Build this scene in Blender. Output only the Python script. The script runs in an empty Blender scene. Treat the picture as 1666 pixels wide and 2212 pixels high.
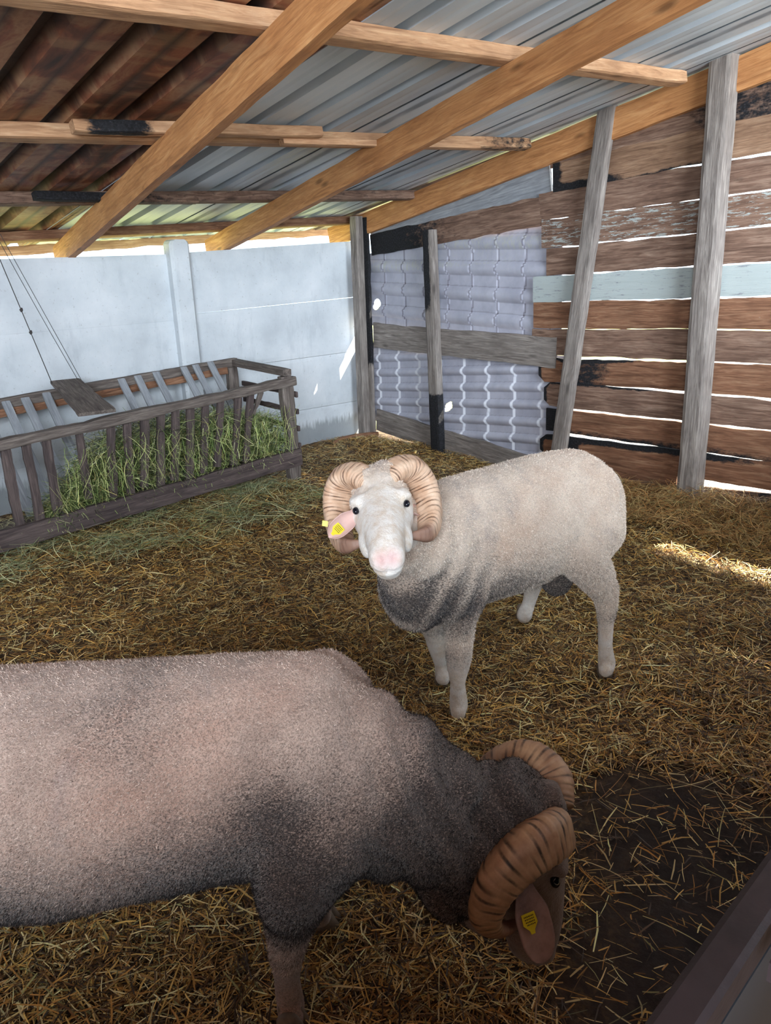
import bpy, bmesh, math, random
import numpy as np
from mathutils import Vector, Matrix, noise
random.seed(7); RS = np.random.RandomState(7)
SC = bpy.context.scene; COL = SC.collection

# ------------------------------------------------------------ camera
F = 1600.0; H = 1.45
VV = np.array([150.0, 4790.0, F])
def _vh(u): return -(F*F + VV[0]*u)/VV[1]
Yc_ = np.array([-1593.0, _vh(-1593.0), F]); Yc_ /= np.linalg.norm(Yc_)
Zc_ = -VV/np.linalg.norm(VV); Xc_ = np.cross(Yc_, Zc_)
R = np.array([Xc_, Yc_, Zc_]); CAM = np.array([0, 0, H])
cam = bpy.data.objects.new('camera', bpy.data.cameras.new('camera')); COL.objects.link(cam)
m = Matrix.Identity(4)
for i in range(3):
    m[i][0] = R[i][0]; m[i][1] = -R[i][1]; m[i][2] = -R[i][2]; m[i][3] = CAM[i]
cam.matrix_world = m
cam.data.sensor_fit = 'HORIZONTAL'; cam.data.sensor_width = 36; cam.data.lens = F/1666*36
cam.data.clip_start = 0.02; SC.camera = cam
# ------------------------------------------------------------ daylight and exposure
W = bpy.data.worlds.new('world'); SC.world = W; W.use_nodes = True
W.node_tree.nodes['Background'].inputs[0].default_value = (0.72, 0.86, 1.0, 1)
W.node_tree.nodes['Background'].inputs[1].default_value = 2.2
sun = bpy.data.objects.new('sun', bpy.data.lights.new('sun', 'SUN')); COL.objects.link(sun)
sun.data.energy = 14; sun.data.angle = 0.01; sun.data.color = (1, 0.93, 0.8)
sun.rotation_euler = Vector((0.80, -0.42, 1.05)).to_track_quat('Z', 'Y').to_euler()
def area(name, loc, target, sx, sy, power, col):
    l = bpy.data.lights.new(name, 'AREA'); l.shape = 'RECTANGLE'; l.size = sx; l.size_y = sy
    l.energy = power; l.color = col
    o = bpy.data.objects.new(name, l); COL.objects.link(o); o.location = loc
    o.rotation_euler = (Vector(target)-Vector(loc)).to_track_quat('-Z', 'Y').to_euler()
    return o
area('bright_sky_beyond_gate', (-3.0, -5.0, 3.0), (1.6, 3.2, 0.9), 11.0, 4.4, 2900, (0.82, 0.91, 1.0))
SC.view_settings.view_transform = 'Standard'; SC.view_settings.look = 'None'
SC.view_settings.exposure = 0.78; SC.view_settings.gamma = 1

# ------------------------------------------------------------ pixel -> plane helpers
def ray(px, py): return R @ np.array([px-833, py-1106, F])
def onz(px, py, z=0.0):
    d = ray(px, py); return CAM + (z-H)/d[2]*d
def ony(px, py, y):
    d = ray(px, py); return CAM + y/d[1]*d
def onw(px, py, off=0.0):                 # right wall plane (slightly skew), off = towards the room
    d = ray(px, py); t = (4.1705-off)/(d[0]-.05*d[1]); return CAM + t*d
def onroof(px, py, z0=1.70):              # pitched roof planes
    d = ray(px, py); t = (z0+.175*4.63-.035*4.4-H)/(d[2]+.175*d[1]-.035*d[0]); return CAM + t*d
def roofz(x, y, z0=1.70): return z0+.175*(4.63-y)-.035*(4.4-x)
def P(px, py, d): return CAM + ray(px, py)/F*d

# ------------------------------------------------------------ materials
def newmat(name):
    mt = bpy.data.materials.new(name); mt.use_nodes = True
    nt = mt.node_tree; b = nt.nodes['Principled BSDF']; return mt, nt, b
class N:
    def __init__(s, nt): s.nt = nt
    def n(s, t, **k):
        o = s.nt.nodes.new(t)
        for a, v in k.items():
            if a in o.inputs.keys() if not hasattr(o, a) else False: o.inputs[a].default_value = v
            else: setattr(o, a, v)
        return o
    def l(s, a, b): s.nt.links.new(a, b)
    def coord(s, which='Object', scale=(1, 1, 1), rnd=False):
        tc = s.n('ShaderNodeTexCoord'); mp = s.n('ShaderNodeMapping'); mp.inputs['Scale'].default_value = scale
        s.l(tc.outputs[which], mp.inputs['Vector'])
        if rnd:
            oi = s.n('ShaderNodeObjectInfo'); mu = s.n('ShaderNodeMath', operation='MULTIPLY'); mu.inputs[1].default_value = 37
            s.l(oi.outputs['Random'], mu.inputs[0])
            cb = s.n('ShaderNodeCombineXYZ'); s.l(mu.outputs[0], cb.inputs[0]); s.l(mu.outputs[0], cb.inputs[1]); s.l(mu.outputs[0], cb.inputs[2])
            s.l(cb.outputs[0], mp.inputs['Location'])
        return mp.outputs[0]
    def noise(s, vec, scale, detail=4, rough=.55, dist=0):
        o = s.n('ShaderNodeTexNoise'); o.inputs['Scale'].default_value = scale; o.inputs['Detail'].default_value = detail
        o.inputs['Roughness'].default_value = rough; o.inputs['Distortion'].default_value = dist
        s.l(vec, o.inputs['Vector']); return o.outputs['Fac']
    def ramp(s, fac, stops):
        o = s.n('ShaderNodeValToRGB'); cr = o.color_ramp
        while len(cr.elements) < len(stops): cr.elements.new(.5)
        for e, (p, c) in zip(cr.elements, stops):
            e.position = p; e.color = tuple(c)+(1,) if len(c) == 3 else c
        s.l(fac, o.inputs[0]); return o.outputs[0]
    def mix(s, fac, a, b, mode='MIX'):
        o = s.n('ShaderNodeMix', data_type='RGBA', blend_type=mode)
        for i, v in ((0, fac), (6, a), (7, b)):
            if isinstance(v, (int, float)): o.inputs[i].default_value = v
            elif isinstance(v, tuple): o.inputs[i].default_value = v+(1,) if len(v) == 3 else v
            else: s.l(v, o.inputs[i])
        return o.outputs[2]
    def math(s, op, a, b=None, c=None):
        o = s.n('ShaderNodeMath', operation=op)
        for i, v in enumerate((a, b, c)):
            if v is None: continue
            if isinstance(v, (int, float)): o.inputs[i].default_value = v
            else: s.l(v, o.inputs[i])
        return o.outputs[0]
    def attr(s, name):
        a = s.n('ShaderNodeAttribute'); a.attribute_name = name; sp = s.n('ShaderNodeSeparateColor'); s.l(a.outputs['Color'], sp.inputs[0]); return a.outputs['Color'], sp.outputs
    def bump(s, h, strength, dist, bsdf, prev=None):
        o = s.n('ShaderNodeBump'); o.inputs['Strength'].default_value = strength; o.inputs['Distance'].default_value = dist
        s.l(h, o.inputs['Height'])
        if prev is not None: s.l(prev, o.inputs['Normal'])
        s.l(o.outputs[0], bsdf.inputs['Normal']); return o.outputs[0]
def lin(r, g, b):
    f = lambda c: (c/255/12.92) if c/255 <= .04045 else ((c/255+.055)/1.055)**2.4
    return (f(r), f(g), f(b))

def wood(name, dark, mid, light, rough=.8, grain=1.0, knots=True, spec=.3):
    """grain runs along the board's own X; attribute 'mark': R char, G old white paint, B grime"""
    mt, nt, b = newmat(name); n = N(nt)
    v = n.coord('Object', (1.2, 14, 14), True)
    g1 = n.noise(v, 3.2, 6, .65, 1.2)
    v2 = n.coord('Object', (3, 90, 90), True); g2 = n.noise(v2, 3, 3, .6, .3)
    v3 = n.coord('Object', (2.5, 5, 5), True); big = n.noise(v3, 1.6, 3, .6)
    c = n.ramp(g1, [(.28, dark), (.5, mid), (.72, light)])
    c = n.mix(n.math('MULTIPLY', n.ramp(g2, [(.35, (1, 1, 1)), (.55, (0, 0, 0))]), .45*grain), c, dark)
    c = n.mix(n.math('MULTIPLY', n.ramp(big, [(.45, (0, 0, 0)), (.7, (1, 1, 1))]), .5), c, dark, 'MIX')
    if knots:
        vk = n.coord('Object', (2.4, 8, 8), True)
        vo = n.n('ShaderNodeTexVoronoi'); vo.inputs['Scale'].default_value = 1.0; n.l(vk, vo.inputs['Vector'])
        k = n.ramp(vo.outputs['Distance'], [(.05, (1, 1, 1)), (.14, (0, 0, 0))])
        c = n.mix(n.math('MULTIPLY', k, .7), c, tuple(x*.35 for x in dark))
    col, rgb = n.attr('mark')
    pn = n.noise(n.coord('Object', (3, 22, 22), True), 4, 6, .75)
    pf = n.math('GREATER_THAN', n.math('ADD', rgb[1], n.math('MULTIPLY', pn, 1.0)), 1.02)
    c = n.mix(n.math('MULTIPLY', pf, n.math('MULTIPLY', n.math('GREATER_THAN', rgb[1], .02), .85)), c, lin(176, 186, 184))
    cn = n.noise(n.coord('Object', (5, 9, 9), True), 3.5, 5, .7)
    cf = n.ramp(n.math('ADD', rgb[0], n.math('MULTIPLY', n.math('SUBTRACT', cn, .5), .9)), [(.38, (0, 0, 0)), (.6, (1, 1, 1))])
    cf = n.math('MULTIPLY', cf, n.math('GREATER_THAN', rgb[0], .02))
    ch = n.ramp(n.noise(n.coord('Object', (30, 30, 30)), 3, 4, .7), [(.35, lin(16, 16, 18)), (.6, lin(38, 38, 42)), (.75, lin(74, 78, 84))])
    c = n.mix(cf, c, ch)
    n.l(c, b.inputs['Base Color']); b.inputs['Roughness'].default_value = rough; b.inputs['Specular IOR Level'].default_value = spec
    h = n.math('ADD', n.math('MULTIPLY', g2, .5), g1)
    n.bump(h, .55, .006, b)
    return mt
M = {}
M['rafter'] = wood('rafter_wood', lin(150, 100, 62), lin(196, 138, 88), lin(220, 168, 116), .6, .5)
M['purlin'] = wood('purlin_wood', lin(138, 100, 74), lin(190, 148, 112), lin(214, 178, 142), .7, .6)
M['grey'] = wood('grey_wood', lin(92, 84, 80), lin(138, 130, 124), lin(172, 164, 156))
M['brown'] = wood('brown_plank', lin(78, 58, 48), lin(134, 106, 90), lin(170, 144, 126))
M['red'] = wood('reddish_plank', lin(86, 58, 42), lin(140, 100, 76), lin(172, 136, 108))
M['tan'] = wood('tan_plank', lin(98, 74, 58), lin(150, 118, 94), lin(178, 148, 122))
M['rack'] = wood('rack_wood', lin(66, 58, 54), lin(110, 100, 94), lin(148, 138, 130))
M['rackdark'] = wood('dark_rack_wood', lin(52, 44, 44), lin(88, 76, 74), lin(118, 104, 98))
M['slat'] = wood('pale_slat', lin(118, 122, 128), lin(150, 154, 160), lin(176, 180, 186), .8, .4, False)

def simple(name, col, rough=.6, metal=0, bumpscale=0, bumpd=.002, var=.15, scale=6):
    mt, nt, b = newmat(name); n = N(nt)
    v = n.coord('Object', (1, 1, 1)); f = n.noise(v, scale, 5, .65)
    d = tuple(x*(1-var*2) for x in col); l = tuple(min(1, x*(1+var)) for x in col)
    n.l(n.ramp(f, [(.3, d), (.5, col), (.7, l)]), b.inputs['Base Color'])
    b.inputs['Roughness'].default_value = rough; b.inputs['Metallic'].default_value = metal
    if bumpscale: n.bump(n.noise(v, bumpscale, 4, .6), .6, bumpd, b)
    return mt

# concrete
mt, nt, b = newmat('concrete'); n = N(nt); v = n.coord('Object', (1, 1, 1))
c = n.ramp(n.noise(v, 2.2, 6, .6), [(.3, lin(184, 190, 196)), (.5, lin(204, 210, 215)), (.7, lin(220, 224, 228))])
sp = n.ramp(n.noise(v, 42, 5, .7), [(.60, (0, 0, 0)), (.70, (1, 1, 1))])
c = n.mix(n.math('MULTIPLY', sp, .45), c, lin(120, 116, 106))
sp2 = n.ramp(n.noise(n.coord('Object', (1, 1, .25)), 7, 5, .7), [(.55, (0, 0, 0)), (.72, (1, 1, 1))])
c = n.mix(n.math('MULTIPLY', sp2, .3), c, lin(140, 150, 160))
col, rgb = n.attr('mark')
dn = n.noise(n.coord('Object', (26, 1, 3)), 1.6, 5, .7)
df = n.ramp(n.math('ADD', rgb[2], n.math('MULTIPLY', n.math('SUBTRACT', dn, .5), .9)), [(.4, (0, 0, 0)), (.62, (1, 1, 1))])
df = n.math('MULTIPLY', df, n.math('GREATER_THAN', rgb[2], .02))
c = n.mix(n.math('MULTIPLY', df, .6), c, lin(88, 92, 92))
n.l(c, b.inputs['Base Color']); b.inputs['Roughness'].default_value = .9
n.bump(n.noise(v, 60, 5, .7), .35, .004, b); M['concrete'] = mt

# galvanised sheet
mt, nt, b = newmat('galvanised_sheet'); n = N(nt)
c = n.ramp(n.noise(n.coord('Object', (2, .8, 2)), 1.6, 3, .5), [(.3, lin(168, 178, 188)), (.55, lin(196, 205, 213)), (.75, lin(214, 220, 226))])
col, rgb = n.attr('mark')
c = n.mix(n.math('MULTIPLY', rgb[2], .9), c, n.ramp(n.noise(n.coord('Object', (4, 1, 4)), 4, 6, .7), [(.35, lin(62, 50, 44)), (.6, lin(126, 100, 80))]))
n.l(c, b.inputs['Base Color']); b.inputs['Metallic'].default_value = .0; b.inputs['Roughness'].default_value = .45; M['galv'] = mt
# rust brown sheet
mt, nt, b = newmat('rust_brown_sheet'); n = N(nt); v = n.coord('Object', (2.4, 1.3, 2.4))
f1 = n.noise(v, 2.2, 6, .6, .8)
c = n.ramp(f1, [(.30, lin(52, 36, 30)), (.44, lin(108, 64, 44)), (.50, lin(134, 80, 54)), (.56, lin(158, 116, 84)), (.64, lin(124, 78, 54)), (.78, lin(70, 48, 40))])
f2 = n.ramp(n.noise(n.coord('Object', (1, 5, 1)), 1.8, 5, .6), [(.5, (0, 0, 0)), (.62, (1, 1, 1))])
c = n.mix(n.math('MULTIPLY', f2, .5), c, lin(166, 132, 100))
col, rgb = n.attr('mark')
c = n.mix(n.math('MULTIPLY', rgb[0], .8), c, n.ramp(n.noise(v, 5, 5, .7), [(.35, lin(30, 24, 22)), (.65, lin(66, 54, 48))]))
n.l(c, b.inputs['Base Color']); b.inputs['Roughness'].default_value = .6; b.inputs['Metallic'].default_value = .05; M['rust'] = mt
# tile-effect sheet
mt, nt, b = newmat('tile_effect_sheet'); n = N(nt)
c = n.ramp(n.noise(n.coord('Object', (2, 2, 2)), 3, 5, .6), [(.35, lin(162, 163, 178)), (.6, lin(182, 183, 197))])
col, rgb = n.attr('mark')
ch = n.ramp(n.noise(n.coord('Object', (3, 8, 3)), 7, 6, .75), [(.46, (0, 0, 0)), (.6, (1, 1, 1))])
c = n.mix(n.math('MULTIPLY', ch, rgb[1]), c, lin(182, 184, 180))
c = n.mix(n.math('MULTIPLY', rgb[0], .8), c, lin(72, 66, 74))
c = n.mix(rgb[2], c, lin(206, 208, 216))  # white joints: bare metal with its reflection put into the colour
n.l(c, b.inputs['Base Color']); b.inputs['Roughness'].default_value = .5; M['tile'] = mt
# ground / muck
mt, nt, b = newmat('muck_floor'); n = N(nt); v = n.coord('Object', (1, 1, 1))
c1 = n.ramp(n.noise(v, 28, 7, .75, .6), [(.3, lin(34, 26, 20)), (.5, lin(82, 62, 42)), (.66, lin(146, 116, 74))])
c2 = n.ramp(n.noise(v, 14, 6, .7), [(.3, lin(30, 25, 24)), (.6, lin(56, 47, 44)), (.75, lin(74, 64, 60))])
col, rgb = n.attr('mark')
n.l(n.mix(rgb[0], c1, c2), b.inputs['Base Color']); b.inputs['Roughness'].default_value = .85
n.bump(n.noise(v, 40, 6, .7), .8, .012, b); M['muck'] = mt
M['grass'] = simple('outside_grass', lin(176, 180, 116), .9, 0, 0, 0, .2, 3)
M['yard'] = simple('yard_earth', lin(196, 190, 178), .9, 0, 0, 0, .2, 3)
# straw / hay
def strawmat(name, rough):
    mt, nt, b = newmat(name); n = N(nt); a = n.n('ShaderNodeAttribute'); a.attribute_name = 'mark'
    n.l(a.outputs['Color'], b.inputs['Base Color']); b.inputs['Roughness'].default_value = rough; b.inputs['Specular IOR Level'].default_value = .4
    return mt
M['straw'] = strawmat('straw', .5); M['hay'] = strawmat('hay', .55)
M['gate'] = simple('gate_steel', lin(46, 36, 38), .55, .3, 60, .001, .25, 14)
M['gatesheet'] = simple('gate_sheet', lin(48, 52, 58), .5, .3, 0, 0, .15, 4)
M['rope'] = simple('rope', lin(64, 60, 60), .9)
M['eye'] = simple('ram_eye', lin(18, 20, 30), .08, 0, 0, 0, .2)
M['tag'] = simple('yellow_tag', lin(224, 205, 44), .45, 0, 0, 0, .05)
M['ink'] = simple('tag_print', lin(70, 62, 20), .6)
M['hoof'] = simple('hoof_horn', lin(112, 98, 84), .6, 0, 40, .002, .25, 30)

# ------------------------------------------------------------ object helpers
def tag(o, label=None, cat=None, group=None, kind=None):
    if label: o['label'] = label
    if cat: o['category'] = cat
    if group: o['group'] = group
    if kind: o['kind'] = kind
    return o
def link(o, parent=None):
    COL.objects.link(o)
    if parent is not None: o.parent = parent
    return o
def meshobj(name, verts, faces, mat, parent=None, mark=None, smooth=False, mw=None):
    me = bpy.data.meshes.new(name); me.from_pydata([tuple(map(float, v)) for v in verts], [], faces); me.update()
    if mat: me.materials.append(mat)
    if mark is not None:
        ca = me.color_attributes.new('mark', 'FLOAT_COLOR', 'POINT')
        arr = np.ones((len(verts), 4), np.float32); arr[:, :3] = np.asarray(mark, np.float32); ca.data.foreach_set('color', arr.ravel())
    if smooth: me.polygons.foreach_set('use_smooth', [True]*len(me.polygons))
    o = bpy.data.objects.new(name, me); link(o, parent)
    if mw is not None:
        o.matrix_basis = (Matrix.Translation(-Vector(parent.location)) @ mw) if parent is not None else mw
    return o
def empty(name, loc, rz=0):
    o = bpy.data.objects.new(name, None); o.empty_display_size = .1; link(o); o.location = tuple(map(float, loc)); o.rotation_euler = (0, 0, rz)
    bpy.context.view_layer.update(); return o
def V(a): return Vector([float(x) for x in a])
def frame(o, x, up):
    x = V(x).normalized(); up = V(up); y = up.cross(x).normalized(); z = x.cross(y)
    m = Matrix.Identity(4)
    for i in range(3): m[i][0] = x[i]; m[i][1] = y[i]; m[i][2] = z[i]; m[i][3] = o[i]
    return m
def grid_board(L, wa, wb, T, nx, ny, rag=.003, endrag=.0, seed=0, round_start=0.0, bow=0.0):
    """board mesh, local X length from 0..L, Y width centred, Z thickness centred; widths wa..wb"""
    rs = np.random.RandomState(seed); vs = []; fs = []; uv = []
    e = rs.normal(0, 1, (2, nx+1)); e = (e+np.roll(e, 1, 1)+np.roll(e, -1, 1))/1.7
    en = rs.normal(0, endrag, (2, ny+1))
    for s in (1, -1):
        for i in range(nx+1):
            u = i/nx; w = wa+(wb-wa)*u
            for j in range(ny+1):
                t = j/ny; y = (t-.5)*w
                y += (e[0, i]*(1-t)+e[1, i]*t)*rag + bow*math.sin(u*math.pi)
                x = u*L
                if i == 0: x += en[0, j]
                if i == nx: x += en[1, j]
                if round_start and x < round_start:
                    k = 1-x/round_start; y *= math.sqrt(max(.05, 1-k*k*.75))
                z = s*T/2
                if j in (0, ny): z *= .86
                if i in (0, nx): z *= .9
                vs.append((x, y, z)); uv.append((u, t))
    K = (nx+1)*(ny+1)
    for i in range(nx):
        for j in range(ny):
            a = i*(ny+1)+j; bb = a+1; c = a+ny+2; d = a+ny+1
            fs.append((a, d, c, bb)); fs.append((K+a, K+bb, K+c, K+d))
    def side(a, bb): fs.append((a, bb, K+bb, K+a))
    for i in range(nx):
        a = i*(ny+1); side(a+ny+1, a) if False else fs.append((a, K+a, K+a+ny+1, a+ny+1))
        a = a+ny; fs.append((a, a+ny+1, K+a+ny+1, K+a))
    for j in range(ny):
        a = j; fs.append((a, a+1, K+a+1, K+a))
        a = nx*(ny+1)+j; fs.append((a, K+a, K+a+1, a+1))
    return vs, fs, uv
def sm(a, b, x): t = min(1, max(0, (x-a)/(b-a))); return t*t*(3-2*t)
BS = [100]
def board(name, p0, p1, up, wa, T, mat, wb=None, mark=None, parent=None, rag=.003, endrag=.0, rs=0., bow=0.):
    """p0->p1 centre line; up = direction of the board's thickness (normal)"""
    BS[0] += 1; p0 = V(p0); p1 = V(p1); L = (p1-p0).length
    nx = max(4, int(L/.05)); ny = 6
    vs, fs, uv = grid_board(L, wa, wb or wa, T, nx, ny, rag, endrag, BS[0], rs, bow)
    mk = [(mark(u*L, t, L) if mark else (0, 0, 0)) for u, t in uv]
    o = meshobj(name, vs, fs, mat, parent, mk, False, frame(p0, p1-p0, up))
    return o
def fix_normals(o):
    bm = bmesh.new(); bm.from_mesh(o.data); bmesh.ops.recalc_face_normals(bm, faces=bm.faces); bm.to_mesh(o.data); bm.free()
def tube(pts, rad, seg=10, close=True):
    pts = [V(p) for p in pts]; vs = []; fs = []
    n_ = len(pts); up = Vector((0, 0, 1)); prev = None
    for i, p in enumerate(pts):
        d = (pts[min(i+1, n_-1)]-pts[max(i-1, 0)]).normalized()
        if prev is None:
            a = d.cross(up if abs(d.z) < .9 else Vector((1, 0, 0))).normalized()
        else:
            a = (prev-d*prev.dot(d)).normalized()
        prev = a; b_ = d.cross(a)
        r = rad[i] if hasattr(rad, '__len__') else rad
        for k in range(seg):
            an = 2*math.pi*k/seg; vs.append(p+(a*math.cos(an)+b_*math.sin(an))*r)
    for i in range(n_-1):
        for k in range(seg):
            k2 = (k+1) % seg; fs.append((i*seg+k, i*seg+k2, (i+1)*seg+k2, (i+1)*seg+k))
    if close:
        fs.append(tuple(range(seg-1, -1, -1))); fs.append(tuple((n_-1)*seg+k for k in range(seg)))
    return vs, fs

# ------------------------------------------------------------ ground
def smooth01(a, b, x): t = np.clip((x-a)/(b-a), 0, 1); return t*t*(3-2*t)
def ground_h(x, y):
    h = .010*np.sin(x*3.1+1.3)*np.cos(y*2.7)+.006*np.sin(x*9.7+y*4.1)+.005*np.cos(y*11.3-x*5.2)
    h = h + .10*np.exp(-(((x-4.2)/.30)**2+((y-1.55)/.42)**2)) + .05*np.exp(-(((x-4.25)/.3)**2+((y-2.3)/.5)**2))
    h = h + .03*np.exp(-(((x-3.9)/.6)**2+((y-4.4)/.5)**2))
    return h
MUCK = [tuple(onz(*p)[:2]) for p in [(1220, 1700), (1370, 1640), (1480, 1620), (1560, 1690), (1700, 1720), (1900, 1900), (1700, 2300), (1100, 2400), (1180, 2110), (1260, 1960), (1240, 1850)]]
def inpoly(x, y, poly):
    x = np.asarray(x); y = np.asarray(y); r = np.zeros(x.shape, bool); j = len(poly)-1
    for i in range(len(poly)):
        xi, yi = poly[i]; xj, yj = poly[j]
        r ^= ((yi > y) != (yj > y)) & (x < (xj-xi)*(y-yi)/(yj-yi+1e-12)+xi); j = i
    return r
def muckness(x, y):
    acc = 0
    for dx in (-.12, 0, .12):
        for dy in (-.12, 0, .12): acc = acc + inpoly(x+dx, y+dy, MUCK)
    return acc/9.
nx_, ny_ = 320, 260
gx, gy = np.meshgrid(np.linspace(-3.6, 4.6, nx_), np.linspace(-1.2, 5.0, ny_), indexing='ij')
gz = ground_h(gx, gy)+RS.normal(0, .0016, gx.shape)-.012
mk = muckness(gx, gy)
vs = np.stack([gx.ravel(), gy.ravel(), gz.ravel()], 1)
fs = [(i*ny_+j, (i+1)*ny_+j, (i+1)*ny_+j+1, i*ny_+j+1) for i in range(nx_-1) for j in range(ny_-1)]
fl = meshobj('floor', vs, fs, M['muck'], None, np.stack([mk.ravel(), mk.ravel()*0, mk.ravel()*0], 1), True); tag(fl, kind='structure')
for nm, (x0, x1, y0, y1), mt in (('ground', (-15, 20, 5.0, 25), M['grass']), ('yard', (-15, 20, -20, -1.2), M['yard']), ('side_yard', (4.6, 20, -1.2, 5.0), M['yard'])):
    o = meshobj(nm, [(x0, y0, -.06), (x1, y0, -.06), (x1, y1, -.06), (x0, y1, -.06)], [(0, 1, 2, 3)], mt); tag(o, kind='structure')

# ------------------------------------------------------------ unseen left wall & front boards, added to shape the daylight
o = board('unseen_wall_left', (-3.5, -1.0, 1.2), (-3.5, 5.0, 1.2), (1, 0, 0), 2.6, .03, M['brown']); tag(o, kind='structure')
o = board('light_block_front', (-.45, -.7, .8), (1.9, -.7, .8), (0, 1, 0), 1.6, .03, M['brown']); tag(o, kind='structure')  # front boards added behind the view to keep light off the foreground
o = board('light_block_front', (1.92, -.7, .6), (4.3, -.7, .6), (0, 1, 0), 1.2, .03, M['brown']); tag(o, kind='structure')
o = board('light_block_front', (-3.4, .09, .58), (-.12, .09, .58), (0, 1, 0), 1.16, .03, M['brown']); tag(o, kind='structure')
o = board('light_block_front', (-.45, -.7, 2.055), (1.7, -.7, 2.055), (0, 1, 0), .89, .03, M['brown']); tag(o, kind='structure')

# ------------------------------------------------------------ concrete fence
YB = 5.0
def wallpanel(xa, xb, zs, y, parent):
    for (a0, a1, b0, b1) in zs:      # z bottom left/right, top left/right
        nx, nz = 40, 14; vs = []; mk = []
        for s in (0, 1):
            for i in range(nx+1):
                u = i/nx; x = xa+(xb-xa)*u; z0 = a0+(a1-a0)*u; z1 = b0+(b1-b0)*u
                for j in range(nz+1):
                    t = j/nz; z = z0+(z1-z0)*t
                    yy = y+s*.04+(.004 if j in (0, nz) and s == 0 else 0)
                    vs.append((x, yy, z)); mk.append((0, 0, max(0, 1.15-z/.27) if s == 0 else 0))
        K = (nx+1)*(nz+1); fs = []
        for i in range(nx):
            for j in range(nz):
                a = i*(nz+1)+j; fs += [(a, a+nz+1, a+nz+2, a+1), (K+a, K+a+1, K+a+nz+2, K+a+nz+1)]
            a = i*(nz+1); fs.append((a, K+a, K+a+nz+1, a+nz+1)); a += nz; fs.append((a, a+nz+1, K+a+nz+1, K+a))
        for j in range(nz):
            a = j; fs.append((a, a+1, K+a+1, K+a)); a = nx*(nz+1)+j; fs.append((a, K+a, K+a+1, a+1))
        meshobj('concrete_panel', vs, fs, M['concrete'], parent, mk)
wb = empty('wall_back', (2.7, YB, 0)); tag(wb, kind='structure'); wb.location = (0, 0, 0)
def zl(px, py): return ony(px, py, YB)[2]
G = .003
Lz = [zl(0, 567), zl(365, 549), zl(0, 724), zl(385, 692)]
wallpanel(-3.5, 2.74, [(-.1, -.1, .27-.0005, .27-.0005), (.27, .27, .69-.0005, .70-.0005), (.69, .70, Lz[2]-.02-.0005, Lz[3]-.0005), (Lz[2]-.02, Lz[3], Lz[0]-.04, Lz[1])], YB, wb)
zz = [(zl(430, 677), zl(770, 640)), (zl(430, 545), zl(765, 519)), (zl(530, 790)-.0, zl(775, 757)), (zl(655, 882), zl(777, 865))]
wallpanel(2.83, 4.55, [(-.1, -.1, zz[3][0]-G, zz[3][1]-G), (zz[3][0], zz[3][1], zz[2][0]-G, zz[2][1]-G), (zz[2][0], zz[2][1], zz[0][0]-G, zz[0][1]-.007), (zz[0][0], zz[0][1], zz[1][0], zz[1][1])], YB, wb)
# concrete post with chamfered front and rounded top
def concrete_post():
    a = ony(372, 545, YB-.09); b_ = ony(415, 545, YB-.09); w = (b_[0]-a[0]); cx = (a[0]+b_[0])/2
    top = ony(390, 517, YB-.07)[2]; vs = []; fs = []
    prof = [(-w/2, .10), (-w/2, .02), (-w/2+.02, -.0), (w/2-.02, -.0), (w/2, .02), (w/2, .10)]
    zs = [-.05, .4, .9, 1.3, top-.03, top-.01, top]
    sc = [1, 1, 1, 1, 1, .86, .6]; K = len(prof)
    for z, s in zip(zs, sc):
        for x, y in prof: vs.append((cx+x*s, YB-.075+y, z))
    for i in range(len(zs)-1):
        for k in range(K):
            fs.append((i*K+k, i*K+(k+1) % K, (i+1)*K+(k+1) % K, (i+1)*K+k))
    fs.append(tuple(range(K))[::-1]); fs.append(tuple((len(zs)-1)*K+k for k in range(K)))
    o = meshobj('concrete_post', vs, fs, M['concrete'], None, [(0, 0, 0)]*len(vs))
    tag(o, 'pale concrete fence post standing proud between the grey concrete panels', 'post')
concrete_post()

# ------------------------------------------------------------ roof: rafters, purlins, sheets
RT = 0.135; PH = .062
def rafter(pa, pb, w, label, zoff=0, y0=5.35, y1=-.9, xoff=None):
    a = onroof(*pa, 1.70+zoff); b_ = onroof(*pb, 1.70+zoff); k = (b_[0]-a[0])/(b_[1]-a[1])
    f = lambda y: (a[0]+k*(y-a[1])-w/2, y, roofz(a[0]+k*(y-a[1]), y, 1.70+zoff)+RT/2)
    p0, p1 = V(f(y0)), V(f(y1)); side = (p1-p0).cross(Vector((0, 0, 1))).normalized()
    def mark(x, t, L): return (0, 0, 0)
    o = board('rafter', p0, p1, side, RT, w, M['rafter'], mark=mark, rag=.001); tag(o, label, 'rafter', 'orange roof rafters'); return o
rafter((165, 556), (800, 10), .055, 'orange rafter nearest the left, between brown and silver roof sheets')
rafter((500, 538), (1500, 20), .055, 'orange rafter crossing the middle of the silver roof')
a = onw(803, 503, .0); b_ = onw(1666, 180, .0)
def wr(y): x = 4.42-.05*(4.99-y); return V((x-.03, y, 1.70+.178*(4.78-y)+RT/2+.01))
o = board('rafter', wr(5.3), wr(-.9), (1, 0.05, 0), RT+.025, .05, M['rafter'], rag=.001); tag(o, 'orange rafter running along the top of the plank wall', 'rafter', 'orange roof rafters')
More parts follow.
